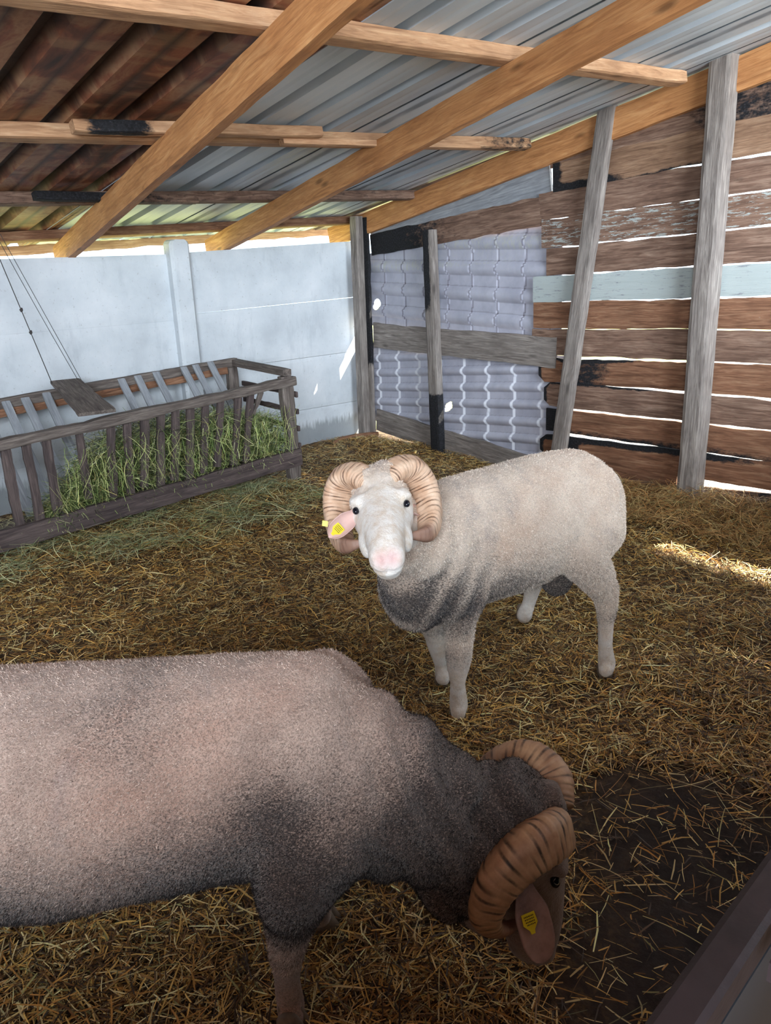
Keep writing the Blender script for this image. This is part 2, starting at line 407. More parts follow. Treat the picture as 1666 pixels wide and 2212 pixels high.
def purlin(pa, pb, label, wd=.075, ht=PH, mat='purlin', mark=None, z0=None, ext=(0, 0), name='purlin', rag=.002, dz=0, group='roof purlins'):
    z0 = (1.70+RT) if z0 is None else z0
    a = V(onroof(*pa, z0)); b_ = V(onroof(*pb, z0)); d = (b_-a).normalized(); a -= d*ext[0]; b_ += d*ext[1]
    up = Vector((.035, .175, 1)).normalized()
    # the edge picked is the lower near edge: shift the centre away and up
    sh = Vector((0, wd/2, 0)) + up*(ht/2+dz)
    o = board(name, a+sh, b_+sh, up, wd, ht, M[mat], mark=mark, rag=rag)
    tag(o, label, 'purlin', group); return o
def char_at(x0, x1, amt=1.0):
    return lambda x, t, L: ((amt if x0 < x < x1 else 0), 0, 0)
purlin((75, 0), (1480, 182), 'topmost pale purlin crossing above the rafters', ext=(3.6, .02))
purlin((0, 300), (1150, 322), 'pale purlin in the middle of the roof with a charred lapped end', ext=(3.6, .0),
       mark=lambda x, t, L: (.5*sm(L-.75, L-.25, x), 0, 0))
o = purlin((165, 293), (700, 303), 'short pale batten with a burnt black end lapped on the middle purlin', wd=.05, ht=.05, dz=.012,
       mark=lambda x, t, L: (.75*(1-sm(.24, .42, x))*sm(.0, .10, x)*(1-.7*sm(.5, .95, t)), 0, 0), rag=.004, z0=1.70+RT-.02, group='short battens lapped on the purlins')
purlin((615, 312), (1040, 322), 'thin batten fixed under the middle purlin beside the second rafter', wd=.04, ht=.03, z0=1.70+RT-.03, group='short battens lapped on the purlins')
purlin((0, 443), (930, 430), 'dark scorched purlin low on the roof near the eave', ext=(3.6, .0), mat='brown',
       mark=lambda x, t, L: (.35, 0, 0))
purlin((80, 432), (430, 440), 'scorched black batten lapped on the dark low purlin', wd=.05, ht=.045, z0=1.70+RT-.015, mat='brown',
       mark=lambda x, t, L: (.75-.35*sm(.3, .8, x), 0, 0), group='short battens lapped on the purlins')
purlin((0, 525), (760, 484), 'reddish brown eave purlin right above the bright gap', ext=(3.6, .25), mat='red')
ea, eb = V(ony(-300, 560, 5.5)), V(ony(790, 497, 5.5))
o = board('eave_board', ea, eb, (0, -1, 0), .06, .025, M['purlin']); tag(o, 'outermost yellowish eave board seen beyond the bright gap', 'board')
# corrugated sheets
def roof_sheet(x0, x1, y0, y1, pitch, hgt, mat, label, lift=0, dark=None, rib=(.0, .008, .064, .072), nseg=34, wav=.0):
    z0 = 1.70+RT+PH+.004+lift; xs = []; hs = []
    x = x0
    while x < x1-1e-6:
        for r, h in zip(rib, (0, 1, 1, 0)): xs.append(x+r); hs.append(h*hgt)
        for e in (.35, .5, .65): xs.append(x+rib[3]+(pitch-rib[3])*e); hs.append(.0 if e != .5 else .003)
        x += pitch
    xs.append(x1); hs.append(0); K = len(xs); vs = []; mk = []; fs = []
    for s in (0, 1):
        for j in range(nseg+1):
            y = y0+(y1-y0)*j/nseg
            for q, (xx, h) in enumerate(zip(xs, hs)):
                X = xx
                w = wav*math.sin(y*13+xx*3)
                vs.append((X, y, roofz(X, y, z0)+h+s*.0015+w)); mk.append(dark(xx, y, h) if dark else (0, 0, 0))
    J = (nseg+1)*K
    for j in range(nseg):
        for q in range(K-1):
            a = j*K+q; fs += [(a, a+1, a+K+1, a+K), (J+a, J+a+K, J+a+K+1, J+a+1)]
    o = meshobj('roof_sheet', vs, fs, M[mat], None, mk)
    tag(o, label, 'roof sheet', 'corrugated roof sheets'); return o
rib_dark = lambda x, y, h: ((1.0 if h > .001 else 0), 0, 0)  # ribs coloured darker than the flat pans
XS = [-3.7, -1.6, .2, 1.93]
labs = ['brown rusty corrugated roof sheet furthest to the left', 'brown rusty corrugated roof sheet above the top left corner of the photo', 'brown rusty corrugated roof sheet beside the left rafter']
for k in range(3):
    roof_sheet(XS[k], XS[k+1]+.03, -1.0, 5.65, .27, .05, 'rust', labs[k], lift=.002*k, dark=rib_dark, rib=(.0, .018, .075, .093))
labs = ['silver corrugated roof sheet right of the left rafter', 'silver corrugated roof sheet crossed by the middle rafter', 'silver corrugated roof sheet close to the plank wall']
XS = [1.93, 2.80, 3.67, 4.10]
for k in range(3):
    roof_sheet(XS[k], XS[k+1]+.02, -1.0, 5.65, .2175, .075, 'galv', labs[k], lift=.002*k)
roof_sheet(4.10, 4.75, -1.0, 5.65, .2175, .04, 'galv', 'stained dark roof sheet above the wall rafter', lift=.006, dark=lambda x, y, h: (0, 0, 1))

# ------------------------------------------------------------ posts on the right wall
def post(pts_top, pts_bot, w, T, mat, label, off, mark=None, parent=None, ext=0):
    a = V(onw(*pts_bot, off)); b_ = V(onw(*pts_top, off)); d = (b_-a).normalized()
    o = board('wooden_post', a-d*ext, b_, Vector((-1, .05, 0)), w, T, M[mat], mark=mark, rag=.0015)
    tag(o, label, 'post', 'wall posts'); return o
post((1567, 118), (1489, 1090), .115, .11, 'grey', 'tall weathered grey post nearest the right edge', .085, ext=.03)
post((1315, 222), (1203, 1010), .10, .06, 'grey', 'leaning grey board post left of the tall one', .06, ext=.12)
post((928, 497), (947, 985), .10, .07, 'grey', 'short grey post with charred foot on the tile-look sheets', .06, ext=.02,
     mark=lambda x, t, L: (max(1-sm(.48, .56, x), sm(L-.75, L-.4, x)*sm(.2, .45, t)), 0, 0))
# corner post
a = V(onz(798, 938)); 
a = V((4.33, 4.86, -.02)); b_ = V((4.33, 4.86, 1.83))
o = board('corner_post', a, b_, (0, -1, 0), .10, .085, M['grey'], mark=lambda x, t, L: (0, 0, 0), rag=.0015); tag(o, 'weathered grey corner post against the concrete wall', 'post')
o = board('charred_board', V((4.365, 4.80, -.0)), V((4.365, 4.80, 1.82)), (-1, 0, 0), .055, .03, M['grey'], mark=lambda x, t, L: (.1+.9*sm(.5, .8, x), 0, 0), rag=.003); tag(o, 'narrow charred black board nailed to the corner post', 'board')

# ------------------------------------------------------------ planks
def plank(q, mat, label, off=0.0, T=.022, mark=None, ext=0.0, name='plank', rs=0., endrag=.0, group='horizontal wall planks', cat='plank', xmax=None):
    """q = TL, BL, TR, BR picture corners on the wall plane"""
    TL, BL, TR, BR = [V(onw(*p, off)) for p in q]
    a = (TL+BL)/2; b_ = (TR+BR)/2; wa = (TL-BL).length+.008; wb_ = (TR-BR).length+.003; L0 = (b_-a).length
    if ext:
        d = (b_-a)/L0; b_ = b_+d*ext; wb_ = wb_+(wb_-wa)*ext/L0
    o = board(name, a, b_, Vector((-1, .05, 0)), wa, T, M[mat], wb=wb_, mark=mark, rag=.003, rs=rs, endrag=endrag)
    tag(o, label, cat, group); return o
Rr = 1666; EX = 2.2
def paint(a): return lambda x, t, L: (0, a, 0)
rows = [
 (((1190, 296), (1190, 362), (Rr, 155), (Rr, 250)), 'brown', 'dark plank hidden mostly behind the wall rafter', lambda x, t, L: (.55*sm(.7, 1.1, x), 0, 0), 0),
 (((1188, 359), (1205, 411), (Rr, 246), (Rr, 325)), 'tan', 'tan plank with burnt left end, first one wholly below the wall rafter', lambda x, t, L: (max(.95*(1-sm(.02, .10, x)), .9*(1-sm(.15, .4, t))*(1-sm(.35, .6, x)), .6*(1-sm(.03, .15, t))*(1-sm(1, 1.3, x))), 0, 0), 0),
 (((1168, 420), (1165, 475), (Rr, 333), (Rr, 407)), 'brown', 'brown plank with square left end, second below the rafter', lambda x, t, L: (.0, .15, 0), 0),
 (((1173, 477), (1171, 535), (Rr, 413), (Rr, 484)), 'brown', 'brown plank with peeling white paint, third below the rafter', paint(.455), 0),
 (((1185, 539), (1180, 594), (Rr, 490), (Rr, 563)), 'brown', 'greyish brown plank directly above the white painted one', paint(.12), 0),
 (((1153, 599), (1154, 652), (Rr, 569), (Rr, 637)), 'slat', 'faded white painted plank halfway up the wall', paint(.62), 0),
 (((1155, 654), (1154, 708), (Rr, 643), (Rr, 710)), 'red', 'reddish brown plank directly below the white painted one', paint(.3), 0),
 (((1150, 711), (1153, 764), (Rr, 714), (Rr, 784)), 'brown', 'dark brown plank above the burnt rounded ends', paint(.22), 0),
 (((1163, 775), (1168, 821), (Rr, 789), (Rr, 858)), 'red', 'plank with burnt rounded end, highest of the charred ones', lambda x, t, L: (max(1-sm(.005, .04, x), sm(.1, .25, x)*(1-sm(.4, .8, x))*.62, sm(.8, .95, t)*(1-sm(.6, .9, x))), .25, 0), .06),
 (((1176, 825), (1178, 874), (Rr, 866), (Rr, 928)), 'brown', 'plank with burnt rounded end, second of the charred ones', lambda x, t, L: (max(1-sm(.005, .05, x), .8*sm(.85, .95, t)*(1-sm(.7, 1, x))), .2, 0), .05),
 (((1180, 882), (1183, 928), (Rr, 934), (Rr, 995)), 'red', 'plank with blackened end, third of the charred ones', lambda x, t, L: (max(1-sm(.06, .2, x), .6*(1-sm(.05, .4, t))), 0, 0), 0),
 (((1167, 936), (1170, 980), (Rr, 998), (Rr, 1058)), 'red', 'plank with burnt rounded end, lowest of the charred ones', lambda x, t, L: (max(1-sm(.01, .06, x), .85*sm(.6, .9, t)*(1-sm(1.2, 1.8, x)), .8*(1-sm(.03, .15, abs(x-.25)))), 0, 0), .05),
 (((1280, 988), (1280, 1024), (1464, 1026), (1462, 1060)), 'red', 'short reddish plank low between the leaning post and the tall post', None, 0),
 (((1280, 1029), (1280, 1080), (Rr, 1066), (Rr, 1104)), 'brown', 'lowest long plank just above the straw', lambda x, t, L: (.6*sm(.8, 1.2, x), 0, 0), 0),
 (((1480, 1074), (1480, 1120), (Rr, 1109), (Rr, 1150)), 'brown', 'dark board half buried in straw right of the tall post', None, 0),
]
for k, (q, mt_, lb, mk_, rs_) in enumerate(rows):
    plank(q, mt_, lb, mark=mk_, ext=0 if k == 12 else (.22 if k == 7 else EX), rs=rs_, off=0.004*(k % 2))
# left section boards
plank(((803, 500), (803, 516), (1190, 318), (1190, 425)), 'slat', 'wedge shaped board with faded teal and orange paint under the rafter', off=-.02, mark=lambda x, t, L: (0, .35, 0), group='boards around the tile-look sheets')
plank(((803, 508), (803, 551), (1172, 424), (1171, 486)), 'brown', 'dark sooty board above the tile-look sheet', mark=lambda x, t, L: (.85*max(0, 1-x/1.2)+.15, 0, 0), off=.0, group='boards around the tile-look sheets')
plank(((807, 699), (810, 749), (1200, 731), (1205, 795)), 'grey', 'grey knotty board between the two tile-look sheets', off=.012, group='boards around the tile-look sheets')
plank(((814, 884), (816, 928), (1200, 1002), (1200, 1060)), 'grey', 'grey board along the foot of the tile-look sheets', off=.012, group='boards around the tile-look sheets')

# ------------------------------------------------------------ tile-effect sheets
def tile_sheet(q, lab, off, pu, pv, white, tilt=(0, 0), hole=None):
    TL, BL, TR, BR = [V(onw(*p, off)) for p in q]
    nx, nz = 260, 150; vs = []; mk = []; fs = []
    nrm = Vector((-1, .05, 0)).normalized(); Lw = (TR-TL).length
    for i in range(nx+1):
        u = i/nx
        for j in range(nz+1):
            t = j/nz; p = (BL.lerp(BR, u)).lerp(TL.lerp(TR, u), t)
            U = -p.y+tilt[0]*p.z; Vv = p.z+tilt[1]*U
            vv = (Vv/pv) % 1.0
            roll = math.sin(min(1, vv/.55)*math.pi) if vv < .55 else 0.0
            roll = max(0, roll)**.8
            uu = ((U+roll*.016)/pu) % 1.0
            step = uu
            hgt = .022*roll+.010*step
            p = p+nrm*(hgt-.02)
            vs.append(p)
            line = max(0, 1-min(uu, 1-uu)*pu/(.006 if not white else .011))
            line = 1.0 if line > .3 else line*2
            chalk = (.9 if (roll > .3) else .25)*(1.0 if t > .72 and not white else .12)
            mk.append(((line if not white else .0) + (.35 if vv > .55 and vv < .6 else 0), chalk, line if white else 0))
    for i in range(nx):
        for j in range(nz):
            if hole and hole(i/nx, j/nz): continue
            a = i*(nz+1)+j; fs.append((a, a+1, a+nz+2, a+nz+1))
    o = meshobj('tile_sheet', vs, fs, M['tile'], None, mk, True)
    so = o.modifiers.new('s', 'SOLIDIFY'); so.thickness = .0015
    tag(o, lab, 'wall sheet'); return o
tile_sheet(((770, 552), (774, 700), (1215, 478), (1215, 752)), 'upper grey tile-look metal sheet with dark wavy joints', -.012, .245, .178, False, (0, .03),
           hole=lambda u, t: ((u-.115)**2/.00045+(t-.30)**2/.006 < 1))
tile_sheet(((774, 738), (778, 900), (1230, 770), (1230, 1030)), 'lower grey tile-look metal sheet with white wavy joints', -.008, .25, .125, True, (0, -.10),
           hole=lambda u, t: ((u-.49)**2/.0006+(t-.38-(u-.49)*2)**2/.0016 < 1))

# ------------------------------------------------------------ straw and hay
def blades(name, pos, length, width, nseg, cols, tiltmax, bend, mat, label=None, rs=RS, yaw=None):
    n_ = len(pos); yaw = rs.uniform(0, 2*np.pi, n_) if yaw is None else yaw
    el = rs.uniform(-tiltmax, tiltmax, n_) if np.isscalar(tiltmax) else tiltmax
    d = np.stack([np.cos(yaw)*np.cos(el), np.sin(yaw)*np.cos(el), np.sin(el)], 1)
    s = np.stack([-np.sin(yaw), np.cos(yaw), rs.uniform(-.6, .6, n_)], 1); s /= np.linalg.norm(s, axis=1)[:, None]
    curve = rs.uniform(-1, 1, (n_, 1))*bend*length[:, None]; cv = s*curve + np.array([0, 0, -1.0])*np.abs(curve)*.5
    K = nseg+1; V_ = np.zeros((n_, K, 2, 3), np.float32)
    for k in range(K):
        t = k/nseg-.5
        c = pos + d*(t*length)[:, None] + cv*(t*t*4-.5)
        w = width*(1-.35*abs(t)*2)
        V_[:, k, 0] = c - s*(w/2)[:, None]; V_[:, k, 1] = c + s*(w/2)[:, None]
    co = V_.reshape(-1, 3); base = (np.arange(n_)*K*2)[:, None, None]
    q = np.array([[2*k, 2*k+1, 2*k+3, 2*k+2] for k in range(nseg)])[None]
    idx = (base+q).reshape(-1).astype(np.int32); nf = n_*nseg
    me = bpy.data.meshes.new(name); me.vertices.add(len(co)); me.vertices.foreach_set('co', co.ravel())
    me.loops.add(nf*4); me.loops.foreach_set('vertex_index', idx)
    me.polygons.add(nf); me.polygons.foreach_set('loop_start', np.arange(nf, dtype=np.int32)*4)
    me.update(calc_edges=True)
    ca = me.color_attributes.new('mark', 'FLOAT_COLOR', 'POINT')
    cc = np.ones((n_, K*2, 4), np.float32); cc[:, :, :3] = cols[:, None, :]; ca.data.foreach_set('color', cc.ravel())
    me.materials.append(mat); o = bpy.data.objects.new(name, me); link(o)
    tag(o, label, 'straw' if 'straw' in name else 'hay', None, 'stuff'); return o
def pick(pal, wts, n_, rs=RS, jit=.28):
    pal = np.array([lin(*p) for p in pal]); i = rs.choice(len(pal), n_, p=np.array(wts)/sum(wts))
    return np.clip(pal[i]*(1+rs.normal(0, jit, (n_, 1))), .005, 1)
STRAW = [(218, 178, 100), (240, 218, 160), (178, 130, 66), (116, 82, 48), (66, 48, 34), (150, 146, 96)]
def scatter(n_, x0, x1, y0, y1, rs):
    x = rs.uniform(x0, x1, n_); y = rs.uniform(y0, y1, n_)
    p = np.stack([x, y, np.zeros(n_)], 1)-CAM; c = p @ R
    u = 833+F*c[:, 0]/np.maximum(c[:, 2], .1); v = 1106+F*c[:, 1]/np.maximum(c[:, 2], .1)
    ok = (c[:, 2] > .2) & (u > -220) & (u < 1886) & (v < 2450) & (v > 850)
    return x[ok], y[ok], c[ok, 2]
x, y, dd = scatter(600000, .0, 4.36, .15, 4.93, RS)
mkn = muckness(x, y)
patch = np.sin(x*5.1+1)*np.sin(y*4.3+2)+np.sin(x*11+y*7)*.5
keep = (RS.uniform(0, 1, len(x)) < np.where(mkn > .5, .10, 1-.8*mkn)*(.62+.22*patch).clip(.3, 1)*np.clip(1.15-dd*.12, .5, 1))
x, y, dd, mkn = x[keep], y[keep], dd[keep], mkn[keep]; n_ = len(x)
z = ground_h(x, y)+RS.uniform(-.008, .022, n_)*(1-.8*mkn)
pos = np.stack([x, y, z], 1)
tone = np.sin(x*2.3+.4)*np.cos(y*1.9+1.1)
cols = pick(STRAW, [5, 3.4, 4.5, 4.5, 4.5, .8], n_)*(.95+.12*tone[:, None])
print('straw', n_)
blades('straw_bedding', pos, RS.gamma(2.6, .015, n_)+.012, RS.uniform(.0014, .0044, n_), 2, cols, .34, .06, M['straw'], 'golden chopped straw bedding spread over the pen floor')
# long loose stalks
nl = 1500; x, y, dd = scatter(nl*3, .3, 4.4, .2, 4.9, RS); k = RS.uniform(0, 1, len(x)) < .5; x, y = x[k], y[k]; n_ = len(x)
pos = np.stack([x, y, ground_h(x, y)+.02], 1)
blades('loose_straw_stalks', pos, RS.uniform(.07, .19, n_), RS.uniform(.0018, .003, n_), 6, pick([(206, 196, 140), (170, 160, 104), (222, 204, 150), (150, 110, 60)], [3, 2, 3, 4], n_), .12, .05, M['straw'], 'long loose stalks lying on top of the straw bedding')
# straw heaped along the plank wall
n_ = 9000; x = RS.uniform(3.75, 4.24, n_); y = RS.uniform(.9, 3.0, n_)
hm = .10*np.exp(-(((x-4.2)/.28)**2+((y-1.6)/.4)**2))
pos = np.stack([x, y, ground_h(x, y)+RS.uniform(0, .05, n_)+hm*RS.uniform(0, 1, n_)*.5], 1)
blades('heaped_straw', pos, RS.uniform(.06, .22, n_), RS.uniform(.0015, .003, n_), 5, pick([(190, 140, 84), (214, 184, 128), (160, 146, 96), (118, 84, 50)], [4, 3, 2, 3], n_), .5, .14, M['straw'], 'tangled straw heaped against the foot of the plank wall')
# green hay band fallen beside the rack
HB = [tuple(onz(*p)[:2]) for p in [(-250, 1260), (0, 1170), (300, 1085), (560, 1030), (640, 1050), (720, 1080), (600, 1140), (380, 1195), (100, 1250), (-200, 1340)]]
xs_, ys_ = np.array(HB).T; x = RS.uniform(xs_.min(), xs_.max(), 90000); y = RS.uniform(ys_.min(), ys_.max(), 90000)
k = inpoly(x, y, HB) & (RS.uniform(0, 1, len(x)) < .30+.35*np.sin(x*9)*np.cos(y*8+1)+.25*np.sin(x*23+y*17)); x, y = x[k], y[k]
k = np.arange(len(x)) < 3000; x, y = x[k], y[k]; n_ = len(x)
GREEN = [(132, 146, 98), (176, 184, 138), (96, 110, 72), (206, 204, 156), (150, 164, 136), (206, 184, 124)]
blades('fallen_hay', np.stack([x, y, ground_h(x, y)+RS.uniform(.015, .07, n_)], 1), RS.uniform(.08, .26, n_), RS.uniform(.0018, .0034, n_), 5, pick(GREEN, [4, 4, 3, 4, 3, 2], n_), .35, .12, M['hay'], 'green hay trodden into the straw in front of the rack')

# ------------------------------------------------------------ hay rack
YF = 4.16; YK = 4.80
rack = empty('hay_rack', (3.0, 4.4, 0)); tag(rack, 'long weathered wooden hay rack standing in front of the concrete wall', 'hay rack')
FD = Vector((0, -1, 0))
def fp(px, py, y=YF): return V(ony(px, py, y))
def seg_board(name, a, b_, up, w, T, mat, ext0=0, ext1=0, mark=None, rag=.002, label=None, wb=None):
    d = (b_-a).normalized(); o = board(name, a-d*ext0, b_+d*ext1, up, w, T, M[mat], mark=mark, parent=rack, rag=rag, wb=wb)
    if label: o['label'] = label
    return o
seg_board('top_rail', fp(0, 961), fp(635, 822), (0, -1, 0), .055, .07, 'rack', ext0=1.0, rag=.003)
seg_board('bottom_board', fp(0, 1171, YF-.03), fp(650, 985, YF-.03), (0, -1, 0), .115, .035, 'rackdark', ext0=1.0)
seg_board('back_rail', fp(0, 872, YK), fp(510, 782, YK), (0, -1, 0), .06, .06, 'rack', ext0=1.2)
seg_board('lower_back_rail', fp(0, 893, YK-.02), fp(490, 800, YK-.02), (0, -1, 0), .045, .03, 'red', ext0=1.2, label='reddish lower back rail')
seg_board('end_rail', V((3.0, YK+.02, .80)), V((3.0, YF-.02, .775)), (0, 0, 1), .07, .05, 'rack')
lt, lb = fp(620, 826, YF+.0), V(onz(647, 1040, .0)); lb.y = YF; lb.x = 3.02
seg_board('leg', Vector((3.02, YF+.01, -.02)), Vector((3.0, YF+.01, .75)), (0, -1, 0), .085, .06, 'rack', rag=.004)
seg_board('leg', Vector((2.97, YK, -.02)), Vector((2.97, YK, .79)), (0, -1, 0), .08, .05, 'rack', rag=.004)
seg_board('leg', Vector((.15, YF+.01, -.02)), Vector((.15, YF+.01, .60)), (0, -1, 0), .085, .06, 'rack', rag=.004)
seg_board('leg', Vector((.15, YK, -.02)), Vector((.15, YK, .66)), (0, -1, 0), .08, .05, 'rack', rag=.004)
for zz_ in (.62, .50, .38, .26):
    seg_board('end_slat', Vector((3.06, YK, zz_+.02)), Vector((3.06, YF-.03, zz_)), (1, 0, 0), .035, .02, 'rackdark')
seg_board('trough_floor', Vector((.0, 4.26, .10)), Vector((3.0, 4.26, .20)), (0, 0, 1), .2, .02, 'rackdark')
for (a, b_) in [((10, 972), (40, 1117)), ((58, 962), (84, 1105)), ((100, 952), (124, 1094)), ((170, 940), (189, 1060)), ((240, 928), (244, 1056)), ((275, 918), (282, 1048)),
                ((312, 912), (312, 1035)), ((347, 904), (346, 1034)), ((379, 896), (378, 1020)), ((411, 888), (410, 1018)), ((443, 880), (440, 1005)), ((476, 872), (470, 992)), ((514, 862), (507, 988)), ((541, 850), (532, 982))]:
    pa, pb = fp(*a), fp(*b_); pb2 = pb
    seg_board('front_slat', pa, pb, (0, -1, 0), .048, .022, 'rackdark', ext0=.03, ext1=.05, rag=.003)
for x_ in (.35, .55, .75, .95):
    seg_board('front_slat', Vector((x_, YF, .58)), Vector((x_+.03, YF, .06)), (0, -1, 0), .048, .022, 'rackdark')
pts = [fp(563, 845), fp(560, 865), fp(553, 882), fp(546, 895)]
seg_board('corner_brace', pts[0], pts[3], (0, -1, 0), .035, .02, 'rack', rag=.006)
for px_, py_ in [(-35, 885), (15, 875), (57, 867), (102, 857), (265, 827), (300, 820), (340, 812), (400, 801), (425, 796), (457, 790)]:
    pa = fp(px_, py_, YK-.04)
    seg_board('back_slat', pa, Vector((pa.x+.02, YF+.12, .20+.05*(pa.x-3))), Vector((0, -1, .9)), .05, .015, 'slat', ext0=.03, rag=.001)
for x_ in (1.63, 1.72):
    pass
# board laid across the rack
a, b_ = fp(148, 836, YK), fp(203, 906, YF)
o = board('loose_board', a+Vector((0, .04, .035)), b_+Vector((0, -.06, .045)), Vector((0, 0, 1)), .17, .022, M['rack'], wb=.2, rag=.003)
tag(o, 'short weathered board laid across the top of the hay rack', 'board')
# hay inside the rack
n_ = 9000; rs = np.random.RandomState(3)
x = rs.uniform(1.30, 2.98, n_); top = np.interp(x, [1.3, 1.5, 1.75, 2.1, 2.6, 2.98], [.16, .30, .52, .56, .52, .40]); u = rs.uniform(0, 1, n_)**.8
z = .12+.035*(x-1.3)+u*(top-.12); y = YF+.015+rs.uniform(0, 1, n_)**1.5*(.12+.75*(z-.12)).clip(.08, .6)
hay = blades('rack_hay', np.stack([x, y, z], 1), rs.uniform(.08, .28, n_), rs.uniform(.002, .0055, n_), 6,
       pick([(146, 164, 98), (190, 200, 136), (104, 124, 68), (222, 222, 170), (58, 74, 42), (176, 164, 104)], [4, 4, 4, 3, 5, 2], n_, rs), .6, .18, M['hay'], 'fresh green hay heaped inside the rack', rs)
n_ = 330; x = rs.uniform(1.35, 3.0, n_)
blades('hanging_hay', np.stack([x, np.full(n_, YF-.05)+rs.uniform(-.05, .03, n_), rs.uniform(.26, .5, n_)+.03*(x-2)], 1), rs.uniform(.10, .24, n_), rs.uniform(.0018, .003, n_), 6,
       pick([(150, 170, 96), (190, 196, 128), (116, 140, 72), (206, 204, 140)], [5, 4, 3, 3], n_, rs), rs.uniform(-1.5, -.6, n_), .2, M['hay'], 'hay wisps poking out between the front slats of the rack', rs)
n_ = 2600; x = rs.uniform(.9, 1.6, n_)
blades('rack_chaff', np.stack([x, rs.uniform(YF+.02, YF+.2, n_), .115+.035*(x-1.3)+rs.uniform(0, .04, n_)], 1), rs.uniform(.04, .15, n_), rs.uniform(.0015, .003, n_), 4,
       pick([(186, 182, 134), (150, 156, 108), (206, 200, 160)], [3, 2, 3], n_, rs), .4, .15, M['hay'], 'sparse pale hay left at the near end of the rack', rs)
# strings
def rope(pts, r, label, knots=()):
    root = pts[0]; vs, fs = tube(pts, r, 6); o = meshobj('rope', vs, fs, M['rope'], None, None, True); tag(o, label, 'rope', 'ropes holding the rack')
    for kp in knots:
        kv, kf = tube([kp-Vector((0, 0, .012)), kp, kp+Vector((.006, 0, .012))], [.005, .011, .004], 8); k = meshobj('knot', kv, kf, M['rope'], o, None, True)
top0 = V(onroof(-60, 470, 1.70+RT)); 
t1 = ony(0, 505, 5.0)
pA0 = V(ony(-35, 478, 4.85)); pA1 = fp(115, 838, YK)+Vector((0, 0, .02))
L_ = lambda p, q, t: p.lerp(q, t)
rope([L_(pA0, pA1, t/6) for t in range(7)], .0026, 'knotted dark cord on the left tied to the rack', [L_(pA0, pA1, .52), L_(pA0, pA1, .66)])
pB0 = V(ony(-25, 478, 4.85)); pB1 = fp(172, 832, YK)+Vector((0, 0, .02))
rope([L_(pB0, pB1, t/6)+Vector((0, 0, -.012*math.sin(t/6*math.pi))) for t in range(7)], .0018, 'thin upper cord of the pair tied to the rack end of the board')
pC0 = V(ony(-15, 478, 4.86))
rope([L_(pC0, pB1+Vector((.02, 0, 0)), t/6)+Vector((0, 0, .0)) for t in range(7)], .0018, 'thin lower cord of the pair running beside its twin')
# bits on the floor
vs, fs = tube([V(onz(px, py, .03)) for px, py in [(722, 958), (740, 950), (765, 945), (795, 941), (816, 937)]], [.018, .028, .03, .03, .02], 8)
o = meshobj('rusty_strip', vs, fs, M['red'], None, [(0, 0, 0)]*len(vs), True); tag(o, 'reddish brown curved strip on the straw at the foot of the corner post', 'scrap')
bm = bmesh.new(); bmesh.ops.create_icosphere(bm, subdivisions=3, radius=.035)
for v in bm.verts: v.co *= 1+.35*noise.noise(v.co*30); v.co.z *= .7
me = bpy.data.meshes.new('clod'); bm.to_mesh(me); bm.free(); me.materials.append(M['muck']); o = bpy.data.objects.new('clod', me); link(o); o.location = onz(762, 980, .035)
tag(o, 'small dark clod of muck on the straw near the corner', 'clod')

# ------------------------------------------------------------ steel gate at the camera's side
gate = empty('steel_gate', (.5, .13, 0)); tag(gate, 'dark rusty steel gate frame at the bottom right corner', 'gate')
def gbox(name, a, b_, up, w, T, mat): return board(name, V(a), V(b_), up, w, T, M[mat], parent=gate, rag=0)
gbox('top_rail', (-.06, .125, .995), (4.1, .125, .995), (0, 0, 1), .026, .03, 'gate')
gbox('bottom_rail', (-.06, .125, .12), (4.1, .125, .12), (0, 0, 1), .038, .03, 'gate')
gbox('cross_bar', (.437, .10, 1.005), (.437, -.25, 1.005), (0, 0, 1), .03, .02, 'gate')
gbox('cross_bar', (1.4, .10, 1.005), (1.4, -.25, 1.005), (0, 0, 1), .03, .02, 'gate')
gbox('sheet_panel', (-.06, .118, .55), (4.1, .118, .55), (0, 1, 0), .82, .004, 'gatesheet')
gbox('tray_sheet', (.47, -.02, .965), (1.38, -.02, .965), (0, 0, 1), .13, .003, 'gatesheet')
gbox('tray_sheet', (.0, -.02, .95), (.405, -.02, .965), (0, 0, 1), .10, .003, 'gatesheet')
gbox('stile', (-.06, .11, 0), (-.06, .11, 1.01), (0, 1, 0), .04, .04, 'gate')
gbox('stile', (4.1, .095, 0), (4.1, .095, 1.01), (0, 1, 0), .04, .04, 'gate')

